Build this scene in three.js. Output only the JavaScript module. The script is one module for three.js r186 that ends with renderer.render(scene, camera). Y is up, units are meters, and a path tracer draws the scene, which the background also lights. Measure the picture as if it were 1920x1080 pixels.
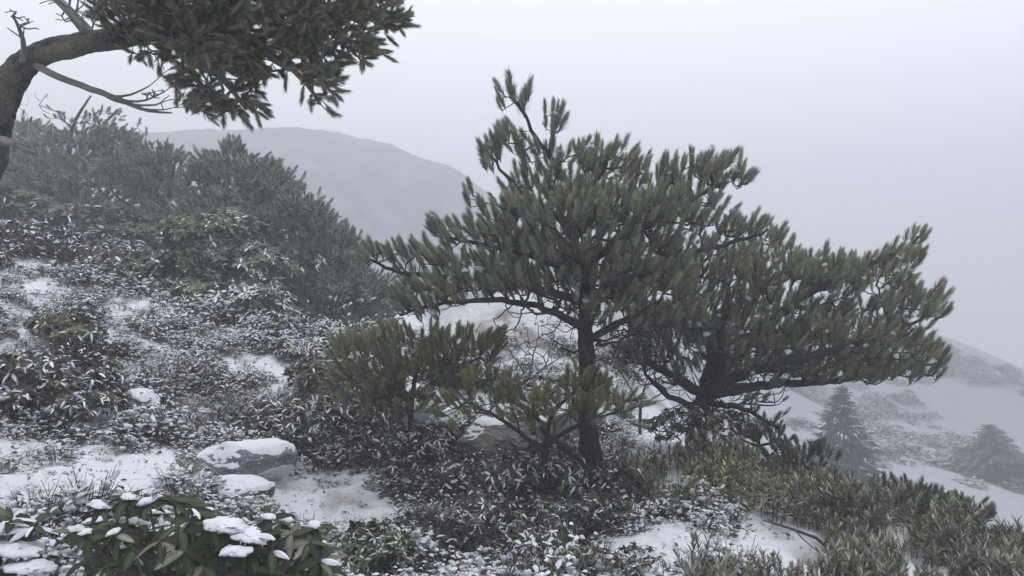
import * as THREE from 'three';
import { ImprovedNoise } from 'three/addons/math/ImprovedNoise.js';

// ---------------------------------------------------------------- camera, sky, sun, exposure
const scene = new THREE.Scene();
const EYE = 1.6, FPX = 1407;                                   // eye height (m); focal length in pixels of the 1920 x 1080 photograph
const camera = new THREE.PerspectiveCamera(2 * Math.atan(540 / FPX) * 180 / Math.PI, 16 / 9, 0.05, 1500);
camera.position.set(0, EYE, 0);
camera.lookAt(0, EYE, -10);
scene.add(camera);

const renderer = new THREE.WebGLRenderer({ antialias: true });
renderer.setSize(1024, 576);
renderer.toneMapping = THREE.LinearToneMapping;
renderer.toneMappingExposure = 2.2;
renderer.shadowMap.enabled = true;
renderer.shadowMap.type = THREE.PCFSoftShadowMap;

const SUN_DIR = new THREE.Vector3(0.35, 0.85, -0.25).normalize();
{ // overcast sky, a little brighter towards the veiled sun
  const W = 128, H = 64, d = new Float32Array(W * H * 4);
  for (let j = 0; j < H; j++) for (let i = 0; i < W; i++) {
    const v = (j + 0.5) / H, u = (i + 0.5) / W, el = (v - 0.5) * Math.PI, az = (u - 0.5) * 2 * Math.PI;
    const dir = new THREE.Vector3(Math.cos(el) * Math.cos(az), Math.sin(el), Math.cos(el) * Math.sin(az));
    const up = Math.max(0, dir.y), s = Math.max(0, dir.dot(SUN_DIR));
    const L = 0.57 + 0.46 * Math.pow(up, 1.5) + 0.08 * Math.pow(s, 4);
    const blue = 0.5 + 0.5 * dir.x;                            // the cloud thins a little on the right
    const o = (j * W + i) * 4;
    d[o] = L * (0.955 - 0.10 * blue); d[o + 1] = L * (0.965 - 0.03 * blue); d[o + 2] = L * (1.0 + 0.05 * blue); d[o + 3] = 1;
  }
  const sky = new THREE.DataTexture(d, W, H, THREE.RGBAFormat, THREE.FloatType);
  sky.mapping = THREE.EquirectangularReflectionMapping; sky.magFilter = THREE.LinearFilter; sky.minFilter = THREE.LinearFilter;
  sky.wrapS = THREE.RepeatWrapping; sky.needsUpdate = true;
  scene.background = sky; scene.environment = sky;
}
const sun = new THREE.DirectionalLight(new THREE.Color(1.0, 0.97, 0.93), 0.6);
sun.position.copy(SUN_DIR).multiplyScalar(60).add(new THREE.Vector3(0, 0, -8)); sun.target.position.set(0, 0, -8);
sun.castShadow = true; sun.shadow.radius = 45; sun.shadow.mapSize.set(2048, 2048);
Object.assign(sun.shadow.camera, { left: -25, right: 25, top: 25, bottom: -25, near: 1, far: 140 });
scene.add(sun, sun.target);
scene.fog = new THREE.FogExp2(new THREE.Color(0.88, 0.932, 1.0), 0.0138);

// ---------------------------------------------------------------- helpers
function mulberry(a) { return () => { a |= 0; a = a + 0x6D2B79F5 | 0; let t = Math.imul(a ^ a >>> 15, 1 | a); t = t + Math.imul(t ^ t >>> 7, 61 | t) ^ t; return ((t ^ t >>> 14) >>> 0) / 4294967296; }; }
const perlin = new ImprovedNoise();
function fbm(x, y, z, oct = 4) { let a = 0.5, s = 0; for (let i = 0; i < oct; i++) { s += a * perlin.noise(x, y, z); x *= 2.03; y *= 2.03; z *= 2.03; a *= 0.5; } return s; }
const V = (x, y, z) => new THREE.Vector3(x, y, z);
const lerp = (a, b, t) => a + (b - a) * t, clamp = (x, a = 0, b = 1) => Math.min(b, Math.max(a, x));
const smooth = (a, b, x) => { const t = clamp((x - a) / (b - a)); return t * t * (3 - 2 * t); };
const P = (px, py, d) => V((px - 960) / FPX * d, EYE - (py - 540) / FPX * d, -d);
const lin = (r, g, b) => new THREE.Color(r, g, b);

const used = new Map();
function numbered(n) { const k = used.get(n) ?? 0; used.set(n, k + 1); return k ? `${n}_${String(k).padStart(3, '0')}` : n; }
function tag(o, label, category, group, kind) { Object.assign(o.userData, { label, category }); if (group) o.userData.group = group; if (kind) o.userData.kind = kind; return o; }
function thing(name, label, category, pos, group) { const o = new THREE.Group(); o.name = numbered(name); o.position.copy(pos); scene.add(o); return tag(o, label, category, group); }
function shade(o) { o.castShadow = o.receiveShadow = true; return o; }

class MB { // collects geometry for ONE mesh
  constructor() { this.p = []; this.n = []; this.uv = []; this.c = []; this.i = []; }
  v(p, n, u, w, c) { this.p.push(p.x, p.y, p.z); this.n.push(n.x, n.y, n.z); this.uv.push(u, w); this.c.push(c[0], c[1], c[2]); return this.p.length / 3 - 1; }
  tube(pts, rs, sides, col = [1, 1, 1], bark = 0, seed = 0) {
    const m = pts.length; if (m < 2) return;
    let T = pts[1].clone().sub(pts[0]).normalize(), N = Math.abs(T.y) < 0.9 ? V(0, 1, 0).cross(T).normalize() : V(1, 0, 0).cross(T).normalize(), len = 0;
    const start = this.p.length / 3;
    for (let k = 0; k < m; k++) {
      const t = pts[Math.min(k + 1, m - 1)].clone().sub(pts[Math.max(k - 1, 0)]).normalize();
      N.addScaledVector(t, -N.dot(t)).normalize();
      const B = t.clone().cross(N);
      if (k) len += pts[k].distanceTo(pts[k - 1]);
      for (let s = 0; s <= sides; s++) {
        const a = (s % sides) / sides * Math.PI * 2, d = N.clone().multiplyScalar(Math.cos(a)).addScaledVector(B, Math.sin(a));
        let r = rs[k];
        if (bark) { const q = pts[k]; r *= 1 + bark * (1.1 * fbm(Math.cos(a) * 1.7 + seed, Math.sin(a) * 1.7, len * 4 / 1, 3) + 0.9 * fbm(q.x * 30 + d.x * 4, q.y * 18 + d.y * 4, q.z * 30 + d.z * 4, 3)); }
        this.v(pts[k].clone().addScaledVector(d, r), d, s / sides * Math.max(0.05, rs[0] * 6.3), len, typeof col === 'function' ? col(pts[k], d, len) : col);
      }
    }
    for (let k = 0; k < m - 1; k++) for (let s = 0; s < sides; s++) {
      const a = start + k * (sides + 1) + s, b = a + 1, c = a + sides + 1, d = c + 1;
      this.i.push(a, b, c, b, d, c);
    }
    const tip = this.v(pts[m - 1].clone().addScaledVector(T.copy(pts[m - 1]).sub(pts[m - 2]).normalize(), rs[m - 1]), T, 0, len, typeof col === 'function' ? col(pts[m - 1], T, len) : col);
    for (let s = 0; s < sides; s++) this.i.push(start + (m - 1) * (sides + 1) + s, start + (m - 1) * (sides + 1) + s + 1, tip);
  }
  // a leaf blade: origin, direction, up, length, width; droop bends it, fold creases the midrib, lift raises it (a pad of snow)
  leaf(o, dir, up, L, W, droop, fold, col, lift = 0, shrink = 1, shape = 0) {
    const d = dir.clone().normalize(), side = d.clone().cross(up).normalize(), nrm = side.clone().cross(d).normalize();
    const st = lift ? [0.08, 0.3, 0.6, 0.95] : [0, 0.28, 0.62, 1], wd = shape ? [0.18, 0.75, 1, 0.12] : [0.14, 0.85, 0.9, 0.05];
    const start = this.p.length / 3;
    st.forEach((t, k) => {
      const c = o.clone().addScaledVector(d, L * t).addScaledVector(nrm, -droop * L * t * t);
      const w = W * 0.5 * wd[k] * shrink, h = lift * (k === 0 || k === 3 ? 0.35 : 1);
      const f = lift ? 0 : fold * w;
      this.v(c.clone().addScaledVector(side, -w).addScaledVector(nrm, f + (lift ? 0.0015 : 0)), nrm.clone().addScaledVector(side, -0.5).normalize(), 0, t, col);
      this.v(c.clone().addScaledVector(nrm, h), nrm, 0.5, t, col);
      this.v(c.clone().addScaledVector(side, w).addScaledVector(nrm, f + (lift ? 0.0015 : 0)), nrm.clone().addScaledVector(side, 0.5).normalize(), 1, t, col);
    });
    for (let k = 0; k < 3; k++) for (let s = 0; s < 2; s++) { const a = start + k * 3 + s; this.i.push(a, a + 1, a + 3, a + 1, a + 4, a + 3); }
  }
  get empty() { return !this.i.length; }
  geo(shift) {
    const g = new THREE.BufferGeometry();
    if (shift) for (let k = 0; k < this.p.length; k += 3) { this.p[k] -= shift.x; this.p[k + 1] -= shift.y; this.p[k + 2] -= shift.z; }
    g.setAttribute('position', new THREE.BufferAttribute(new Float32Array(this.p), 3));
    g.setAttribute('normal', new THREE.BufferAttribute(new Float32Array(this.n), 3));
    g.setAttribute('uv', new THREE.BufferAttribute(new Float32Array(this.uv), 2));
    g.setAttribute('color', new THREE.BufferAttribute(new Float32Array(this.c), 3));
    g.setIndex(this.i);
    return g;
  }
  build(name, mat, parent, shift) { const m = shade(new THREE.Mesh(this.geo(shift), mat)); m.name = name; parent.add(m); return m; }
}

// ---------------------------------------------------------------- materials
function noiseTex(size, f, srgb, rx = 1, ry = 1) {
  const d = new Uint8Array(size * size * 4);
  for (let y = 0; y < size; y++) for (let x = 0; x < size; x++) {
    const v = f(x / size, y / size), o = (y * size + x) * 4;
    for (let k = 0; k < 3; k++) d[o + k] = clamp(Array.isArray(v) ? v[k] : v) * 255; d[o + 3] = 255;
  }
  const t = new THREE.DataTexture(d, size, size); t.wrapS = t.wrapT = THREE.RepeatWrapping; t.magFilter = THREE.LinearFilter; t.minFilter = THREE.LinearMipmapLinearFilter; t.generateMipmaps = true;
  if (srgb) t.colorSpace = THREE.SRGBColorSpace; t.repeat.set(rx, ry); t.needsUpdate = true; return t;
}
function tileFbm(u, v, f, oct, seed) { // periodic by mapping onto two circles
  const a = u * Math.PI * 2, b = v * Math.PI * 2, r = f / (Math.PI * 2);
  return fbm(Math.cos(a) * r + seed, Math.sin(a) * r + Math.cos(b) * r * 1.3 + seed * 2, Math.sin(b) * r * 1.3, oct);
}
const barkBump = noiseTex(256, (u, v) => { const n = tileFbm(u, v, 14, 4, 3); return 0.5 + n * 0.7 - 0.5 * Math.pow(1 - Math.abs(tileFbm(u, v, 9, 3, 8)) * 2, 6); }, false, 4, 4);
const snowBump = noiseTex(512, (u, v) => 0.5 + 0.6 * tileFbm(u, v, 22, 5, 5), false, 1, 1);
const stoneBump = noiseTex(256, (u, v) => 0.5 + 0.8 * tileFbm(u, v, 16, 5, 11), false, 3, 3);
const M = {
  bark: new THREE.MeshStandardMaterial({ vertexColors: true, roughness: 0.95, bumpMap: barkBump, bumpScale: 0.06 }),
  twig: new THREE.MeshStandardMaterial({ vertexColors: true, roughness: 0.95 }),
  needle: new THREE.MeshPhysicalMaterial({ vertexColors: true, roughness: 0.8, specularIntensity: 0.5 }),
  leaf: new THREE.MeshPhysicalMaterial({ vertexColors: true, roughness: 0.8, specularIntensity: 0.35 }),
  snow: new THREE.MeshStandardMaterial({ color: lin(0.56, 0.57, 0.60), roughness: 0.9, bumpMap: snowBump, bumpScale: 0.01 }),
  ground: new THREE.MeshStandardMaterial({ vertexColors: true, roughness: 0.95, bumpMap: snowBump, bumpScale: 0.05 }),
  stone: new THREE.MeshStandardMaterial({ vertexColors: true, roughness: 0.9, bumpMap: stoneBump, bumpScale: 0.03 }),
};
const SNOW = [0.56, 0.57, 0.60];

// ---------------------------------------------------------------- terrain: heights through control points (thin plate over direction and log distance)
const CT = [];
const W3 = (x, y, d) => { if (Math.hypot(x, d) > 44) { x *= 0.62; d *= 0.62; y = EYE + (y - EYE) * 0.62; } put3(x, y, d); };
const put3 = (x, y, d) => CT.push([Math.atan2(x, d), Math.log(Math.hypot(x, d)), y]);
const C = (px, py, d) => { const p = P(px, py, d); W3(p.x, p.y, d); };
// path and foreground
W3(0, 0.02, 1); W3(-1.2, 0.05, 1); W3(1.2, -0.05, 1); W3(-1.0, 0.15, 2.4); W3(0.3, 0.06, 2.6); W3(1.6, -0.1, 2.4);
C(620, 1040, 4.2); C(690, 955, 5); C(480, 900, 5.4); C(1110, 912, 5.5); C(900, 930, 5.3); C(900, 1060, 4.1);
// slope on the left
C(0, 1010, 3.4); C(0, 880, 4.5); C(0, 710, 6); C(0, 478, 9); C(250, 568, 8.6); C(450, 628, 8.4); C(640, 668, 8.3); C(300, 750, 6.4); C(520, 770, 6.8); C(700, 810, 6.9); C(640, 890, 5.8); C(200, 900, 4.6); C(-300, 560, 7); C(-300, 800, 4.5);
// behind the slope
C(0, 450, 20); C(330, 545, 14); C(540, 610, 12.5); C(-400, 360, 20); C(300, 450, 22); C(560, 520, 22); C(700, 655, 12); C(720, 560, 22);
// snowy hump behind the middle pine
C(770, 625, 11); C(850, 578, 11.5); C(950, 550, 12); C(1040, 562, 12); C(1180, 650, 11); C(860, 700, 8.6); C(1000, 705, 8.6); C(1180, 790, 8);
W3(-0.6, 0.2, 17); W3(2.0, -1.5, 16); W3(-0.5, 0.5, 40); W3(6, -6, 40);
// right-hand ridge and its drop
C(1400, 875, 6.3); C(1660, 965, 5.8); C(1920, 1060, 5); C(1300, 840, 6.6); C(1330, 900, 8); C(1560, 1010, 7.2); C(1500, 975, 5); C(1700, 1075, 4.5); C(1300, 1000, 4.4); C(1100, 1040, 4.2); C(2200, 1180, 4);
W3(3.2, -1.6, 9); W3(5.4, -2.2, 8); W3(5.6, -4, 13); W3(10, -5.5, 14); W3(9, -6.2, 22); W3(15, -7.8, 22);
C(1560, 905, 48); C(1900, 950, 50); C(1500, 742, 105); C(1900, 815, 100); C(1700, 760, 110);
C(1750, 622, 150); C(1920, 695, 150); C(1620, 640, 150); C(1500, 660, 150); C(2200, 780, 150); W3(90, -20, 200); W3(50, -16, 200); W3(200, -45, 360); W3(80, -40, 380);
// far ridge on the left
W3(-18, 6.5, 30); W3(-12, 4, 30); W3(-5.5, 1.5, 30); W3(-41, 13, 60); W3(-24, 9, 60); W3(-11, 3, 60); C(700, 470, 85); C(1000, 520, 85); C(1300, 650, 85); C(400, 420, 85);
C(0, 262, 130); C(330, 246, 130); C(570, 240, 130); C(700, 264, 130); C(800, 302, 130); C(870, 326, 130); C(940, 386, 130); C(1000, 445, 130); C(1200, 560, 130); C(1350, 620, 130); C(-400, 250, 130);
W3(-90, 20, 210); W3(-37, 13, 210); W3(6, 0, 210); W3(-100, 0, 400); W3(0, -15, 400);
// to the sides and behind
for (const s of [-1, 1]) for (const [r, l, b, t] of [[1, 0.05, 0, 0], [4, 1.1, 0, -0.6], [12, 4, 0.2, -4], [40, 13, 1, -13], [80, 18, 5, -16], [250, 12, 6, -25]]) {
  const h = s < 0 ? l : t;
  CT.push([s * 1.7, Math.log(r), h], [s * 2.4, Math.log(r), lerp(h, b, 0.6)], [s * Math.PI, Math.log(r), b]);
}
const TH = 1.6;
function tpsSolve(pts) {
  const n = pts.length, N = n + 3, A = Array.from({ length: N }, () => new Float64Array(N + 1));
  const K = (a, b) => { const dx = (a[0] - b[0]) * TH, dy = a[1] - b[1], r2 = dx * dx + dy * dy; return r2 < 1e-9 ? 0 : 0.5 * r2 * Math.log(r2); };
  for (let i = 0; i < n; i++) { for (let j = 0; j < n; j++) A[i][j] = K(pts[i], pts[j]); A[i][i] += 0.004; A[i][n] = A[n][i] = 1; A[i][n + 1] = A[n + 1][i] = pts[i][0] * TH; A[i][n + 2] = A[n + 2][i] = pts[i][1]; A[i][N] = pts[i][2]; }
  for (let c = 0; c < N; c++) {
    let p = c; for (let r = c + 1; r < N; r++) if (Math.abs(A[r][c]) > Math.abs(A[p][c])) p = r;
    [A[c], A[p]] = [A[p], A[c]];
    for (let r = 0; r < N; r++) if (r !== c) { const f = A[r][c] / A[c][c]; if (f) for (let k = c; k <= N; k++) A[r][k] -= f * A[c][k]; }
  }
  return A.map((r, i) => r[N] / r[i]);
}
// heights are fitted divided by distance so that near and far weigh alike
for (const c of CT) c[3] = c[2], c[2] = c[2] / (Math.exp(c[1]) + 1);
const TW = tpsSolve(CT);
function heightRaw(x, d) {
  const R = Math.max(0.5, Math.hypot(x, d)), th = Math.atan2(x, d), lr = Math.log(R);
  let s = TW[CT.length] + TW[CT.length + 1] * th * TH + TW[CT.length + 2] * lr;
  for (let i = 0; i < CT.length; i++) { const dx = (th - CT[i][0]) * TH, dy = lr - CT[i][1], r2 = dx * dx + dy * dy; if (r2 > 1e-9) s += TW[i] * 0.5 * r2 * Math.log(r2); }
  return s * (R + 1);
}
function height(x, z) {
  const d = -z, R = Math.hypot(x, d);
  let h = heightRaw(x, d);
  const near = 1 - smooth(14, 40, R);
  h += near * (0.16 * fbm(x * 1.1, 3.1, z * 1.1, 3) + 0.07 * fbm(x * 4, 7.7, z * 4, 3));
  h += smooth(18, 60, R) * (1.2 * fbm(x * 0.05, 1.3, z * 0.05, 4) + 0.6 * fbm(x * 0.26, 9, z * 0.26, 3) + 0.45 * Math.abs(fbm(x * 0.8, 4, z * 0.8, 3))) * smooth(-0.2, 0.1, -x / R + 0.35);
  return h;
}
const G = (x, z) => V(x, height(x, z), z);
const proj = (p) => [960 + p.x / -p.z * FPX, 540 - (p.y - EYE) / -p.z * FPX];
{
  const ang = []; for (let a = -Math.PI; a < -0.85; a += 0.05) ang.push(a); for (let k = 0; k <= 560; k++) ang.push(-0.85 + 1.7 * k / 560); for (let a = 0.88; a < Math.PI; a += 0.05) ang.push(a); ang.push(Math.PI);
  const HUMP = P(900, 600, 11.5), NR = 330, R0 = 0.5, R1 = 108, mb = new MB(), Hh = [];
  for (let j = 0; j <= NR; j++) {
    const R = R0 * Math.pow(R1 / R0, j / NR);
    for (const a of ang) {
      const x = Math.sin(a) * R, z = -Math.cos(a) * R, p = G(x, z);
      const left = smooth(0.25, -0.1, a), far = smooth(14, 40, R);
      // snow with thin, dirty and bare places, and hazy shade painted on the hump; the left-hand hill is wooded, its tone paled with painted mist, the valley on the right is open and white
      const n = fbm(x * 1.3, 2.2, z * 1.3, 4), n2 = fbm(x * 0.05, 5.2, z * 0.05, 5), n3 = fbm(x * 0.3, 1.2, z * 0.3, 4);
      const hq = p.distanceTo(HUMP); let bare = clamp(smooth(0.12, 0.34, n) * 0.7 + 0.42 * (1 - smooth(1.5, 3.2, hq)) * (0.8 + n));  // the hump term puts hazy shade into the snow colour
      const wood = far * left * smooth(-0.5, 0.1, n2 + n3 * 0.5 + 0.1 + smooth(38, 68, R) * 0.35);
      const scrub = far * (1 - left) * smooth(0.02, 0.30, n2 + n3 * 0.35);
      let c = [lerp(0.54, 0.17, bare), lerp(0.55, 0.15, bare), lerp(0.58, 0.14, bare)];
      const dk = clamp(wood * 0.92 + scrub * 0.55);
      c = [lerp(c[0], 0.22, dk), lerp(c[1], 0.225, dk), lerp(c[2], 0.235, dk)];
      const open = (1 - left) * smooth(8, 16, R) * 0.8; const patch = (1 - left) * far * smooth(0.0, 0.25, fbm(x * 0.09, 2.2, z * 0.09, 4) + 0.3 * fbm(x * 0.5, 6, z * 0.5, 3)); c = [lerp(c[0], 0.33, open), lerp(c[1], 0.335, open), lerp(c[2], 0.36, open)]; c = c.map((q) => lerp(q, 0.15, patch * 0.6));
      const wt = far * left * 0.10 * fbm(x * 0.35, 3, z * 0.35, 4); c = c.map((q) => q + wt);
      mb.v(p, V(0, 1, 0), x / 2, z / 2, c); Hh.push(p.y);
    }
  }
  const A = ang.length;
  for (let j = 0; j < NR; j++) for (let k = 0; k < A - 1; k++) { const a = j * A + k, b = a + 1, c = a + A, d = c + 1; mb.i.push(a, b, c, b, d, c); }
  const mid = mb.v(V(0, height(0, -0.3), 0), V(0, 1, 0), 0, 0, SNOW); for (let k = 0; k < A - 1; k++) mb.i.push(mid, k + 1, k);
  const g = mb.geo(); g.computeVertexNormals();
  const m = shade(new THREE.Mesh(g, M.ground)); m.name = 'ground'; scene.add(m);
  tag(m, 'snow covered mountainside with valley and far misty ridges', 'ground', null, 'structure');
}

// ---------------------------------------------------------------- leaf, shoot and needle geometries
function tuftGeo(seed, N, o = {}) { // a pine shoot of length 1 along +Y, needles sweeping forward
  const r = mulberry(seed), mb = new MB(), stem = 0.56;
  mb.tube([V(0, 0, 0), V(0.01, stem * 0.5, 0), V(0, stem + 0.08, 0)], [0.022, 0.018, 0.008], 3, [0.11, 0.09, 0.075]);
  for (let k = 0; k < N; k++) {
    const t = Math.pow(r(), 0.8), y = 0.06 + stem * t, az = r() * Math.PI * 2;
    const ang = lerp(o.open ?? 0.62, 0.16, Math.pow(t, 1.2)) * (0.7 + 0.6 * r()), L = (0.34 + 0.12 * r()) * lerp(0.85, 1, t);
    const d = V(Math.cos(az) * Math.sin(ang), Math.cos(ang), Math.sin(az) * Math.sin(ang));
    const s = V(-Math.sin(az), 0, Math.cos(az)), b = V(Math.cos(az) * 0.015, y, Math.sin(az) * 0.015), e = b.clone().addScaledVector(d, L), w = (o.w ?? 0.0105);
    const mid = b.clone().addScaledVector(d, L * 0.55).add(V(0, 0.012, 0));
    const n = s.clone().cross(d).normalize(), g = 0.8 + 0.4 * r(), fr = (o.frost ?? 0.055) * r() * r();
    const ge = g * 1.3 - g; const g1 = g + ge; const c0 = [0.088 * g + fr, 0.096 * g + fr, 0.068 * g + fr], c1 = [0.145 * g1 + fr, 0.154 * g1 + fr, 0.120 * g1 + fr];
    const i0 = mb.v(b.clone().addScaledVector(s, -w * 0.6), n, 0, 0, c0), i1 = mb.v(b.clone().addScaledVector(s, w * 0.6), n, 1, 0, c0);
    const i2 = mb.v(mid.clone().addScaledVector(s, -w), n, 0, 0.6, c1), i3 = mb.v(mid.clone().addScaledVector(s, w), n, 1, 0.6, c1), i4 = mb.v(e, n, 0.5, 1, c1);
    mb.i.push(i0, i1, i2, i1, i3, i2, i2, i3, i4);
  }
  return mb.geo();
}
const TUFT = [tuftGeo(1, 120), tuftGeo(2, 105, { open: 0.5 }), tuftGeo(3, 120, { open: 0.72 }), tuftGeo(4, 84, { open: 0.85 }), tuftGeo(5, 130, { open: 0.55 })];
const SNOWBIT = (() => { const g = new THREE.IcosahedronGeometry(1, 2), p = g.attributes.position, v = V(0, 0, 0); for (let j = 0; j < p.count; j++) { v.fromBufferAttribute(p, j); v.multiplyScalar(1 + 0.9 * perlin.noise(v.x * 1.8 + 3, v.y * 1.8, v.z * 1.8)); p.setXYZ(j, v.x, v.y, v.z); } g.computeVertexNormals(); return g; })();
const TUFT_FAR = tuftGeo(7, 60, { w: 0.024, open: 0.9, frost: 0.14 });  // the high frost value paints mist into the far needles
function rosetteGeo(seed, o) { // a whorl of leaves at the end of a twig, unit = leaf length
  const r = mulberry(seed), mb = new MB();
  mb.tube([V(0, -0.5, 0), V(0, 0, 0)], [0.03, 0.02], 3, [0.08, 0.065, 0.055]);
  for (let k = 0; k < o.n; k++) {
    const a = k * 2.4 + r() * 0.5, e = lerp(o.e0, o.e1, r()), d = V(Math.cos(a) * Math.cos(e), Math.sin(e), Math.sin(a) * Math.cos(e)), L = 0.75 + 0.4 * r();
    const up = V(0, 1, 0), g = 0.7 + 0.6 * r(), old = r() < (o.old ?? 0.1), c = old ? [0.16 * g, 0.13 * g, 0.09 * g] : o.col.map((x) => x * g), W = L * (o.w ?? 0.34);
    const p = V(0, -0.12 * r(), 0), dr = o.droop * (0.5 + r());
    mb.leaf(p, d, up, L, W, dr, 0.25, c);
    if (r() < o.snow) mb.leaf(p, d, up, L, W, dr, 0, SNOW, (o.pile ?? 0.09) * (0.7 + 0.6 * r()), 0.95);
  }
  return mb.geo();
}
function clumpGeo(seed, n, snowFrac, col, R = 0.2, Hh = 0.2, L0 = 0.066, lumps = 0) { // low leafy undergrowth, in metres
  const r = mulberry(seed), mb = new MB();
  for (let k = 0; k < 13; k++) { const a = r() * 6.28, q = R * (0.3 + 0.7 * r()); mb.tube([V(Math.cos(a) * q * 0.2, -0.05, Math.sin(a) * q * 0.2), V(Math.cos(a) * q * 0.6, Hh * 0.5, Math.sin(a) * q * 0.6), V(Math.cos(a) * q, Hh * (0.35 + 0.6 * r()), Math.sin(a) * q)], [0.004, 0.003, 0.0015], 3, k % 3 ? [0.07, 0.058, 0.054] : [0.22, 0.21, 0.21]); }
  for (let k = 0; k < lumps; k++) { // soft heads of snow on the twigs
    const g = new THREE.IcosahedronGeometry(1, 2), p = g.attributes.position, a = r() * 6.283, q = R * 0.75 * Math.sqrt(r()), c = V(Math.cos(a) * q, Hh * (1 - (q / R) ** 2) * 0.95, Math.sin(a) * q), s = 0.010 + 0.014 * r(), v = V(0, 0, 0), ph = r() * 9;
    for (let j = 0; j < p.count; j++) { v.fromBufferAttribute(p, j); const f = 1 + 1.0 * perlin.noise(v.x * 1.7 + ph, v.y * 1.7, v.z * 1.7); mb.v(V(c.x + v.x * s * 1.3 * f, c.y + v.y * s * 0.55 * f, c.z + v.z * s * f), v, 0, 0, SNOW); mb.i.push(mb.p.length / 3 - 1); }
  }
  for (let k = 0; k < n; k++) {
    const a = r() * 6.283, q = R * Math.sqrt(r()), y = Hh * (1 - (q / R) * (q / R)) * (0.35 + 0.65 * r()), o = V(Math.cos(a) * q, y, Math.sin(a) * q);
    const a2 = a + (r() - 0.5) * 2.4, e = -0.15 + r() * 0.8, d = V(Math.cos(a2) * Math.cos(e), Math.sin(e), Math.sin(a2) * Math.cos(e)), L = L0 * (0.65 + 0.7 * r()), W = L * (0.5 + 0.25 * r());
    const up = V((r() - 0.5) * 0.5, 1, (r() - 0.5) * 0.5).normalize(), g = 0.6 + 0.8 * r();
    const c = r() < 0.22 ? [0.13 * g, 0.10 * g, 0.075 * g] : col.map((x) => x * g), dr = 0.1 + 0.3 * r();
    mb.leaf(o, d, up, L, W, dr, 0.2, c);
    if (r() < snowFrac * (0.15 + 1.1 * smooth(0.2, 0.75, y / Hh))) mb.leaf(o, d, up, L, W, dr, 0, SNOW, 0.005 + 0.008 * r(), 1.02);
  }
  return mb.geo();
}
function shootGeo(seed, o) { // an upright leafy shoot, in metres
  const r = mulberry(seed), mb = new MB(), h = o.h;
  const lean = V((r() - 0.5) * 0.4, 0, (r() - 0.5) * 0.4), at = (t) => V(lean.x * h * t * t, h * t, lean.z * h * t * t);
  mb.tube([at(-0.1), at(0.5), at(0.95)], [0.004, 0.003, 0.0015], 3, [0.09, 0.075, 0.05]);
  for (let k = 0; k < o.n; k++) {
    const t = lerp(o.t0 ?? 0.3, 1, Math.pow(k / o.n, 0.7)), a = k * 2.4 + r(), e = lerp(o.e0, o.e1, t) + (r() - 0.5) * 0.4, d = V(Math.cos(a) * Math.cos(e), Math.sin(e), Math.sin(a) * Math.cos(e));
    const L = o.L * (0.7 + 0.6 * r()), g = 0.6 + 0.8 * r(), c = r() < 0.2 ? [0.17 * g, 0.14 * g, 0.08 * g] : o.col.map((x) => x * g);
    mb.leaf(at(t), d, V(0, 1, 0.01).normalize(), L, L * o.w, 0.15 + 0.2 * r(), 0.25, c);
    if (r() < o.snow) mb.leaf(at(t), d, V(0, 1, 0.01).normalize(), L, L * o.w, 0.2, 0, SNOW, 0.006, 0.8);
  }
  return mb.geo();
}
const UPV = V(0, 1, 0);
function placeMatrix(p, dir, len, spin, wide = 1) {
  const q = new THREE.Quaternion().setFromUnitVectors(UPV, dir), q2 = new THREE.Quaternion().setFromAxisAngle(UPV, spin);
  return new THREE.Matrix4().compose(p, q.multiply(q2), V(len * wide, len, len * wide));
}
function instanced(name, geo, mat, mats, tints, parent = scene) {
  const m = shade(new THREE.InstancedMesh(geo, mat, mats.length)); m.name = name;
  mats.forEach((x, k) => { m.setMatrixAt(k, x); if (tints) m.setColorAt(k, tints[k]); });
  m.userData.kind = 'stuff'; parent.add(m); return m;
}

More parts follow.
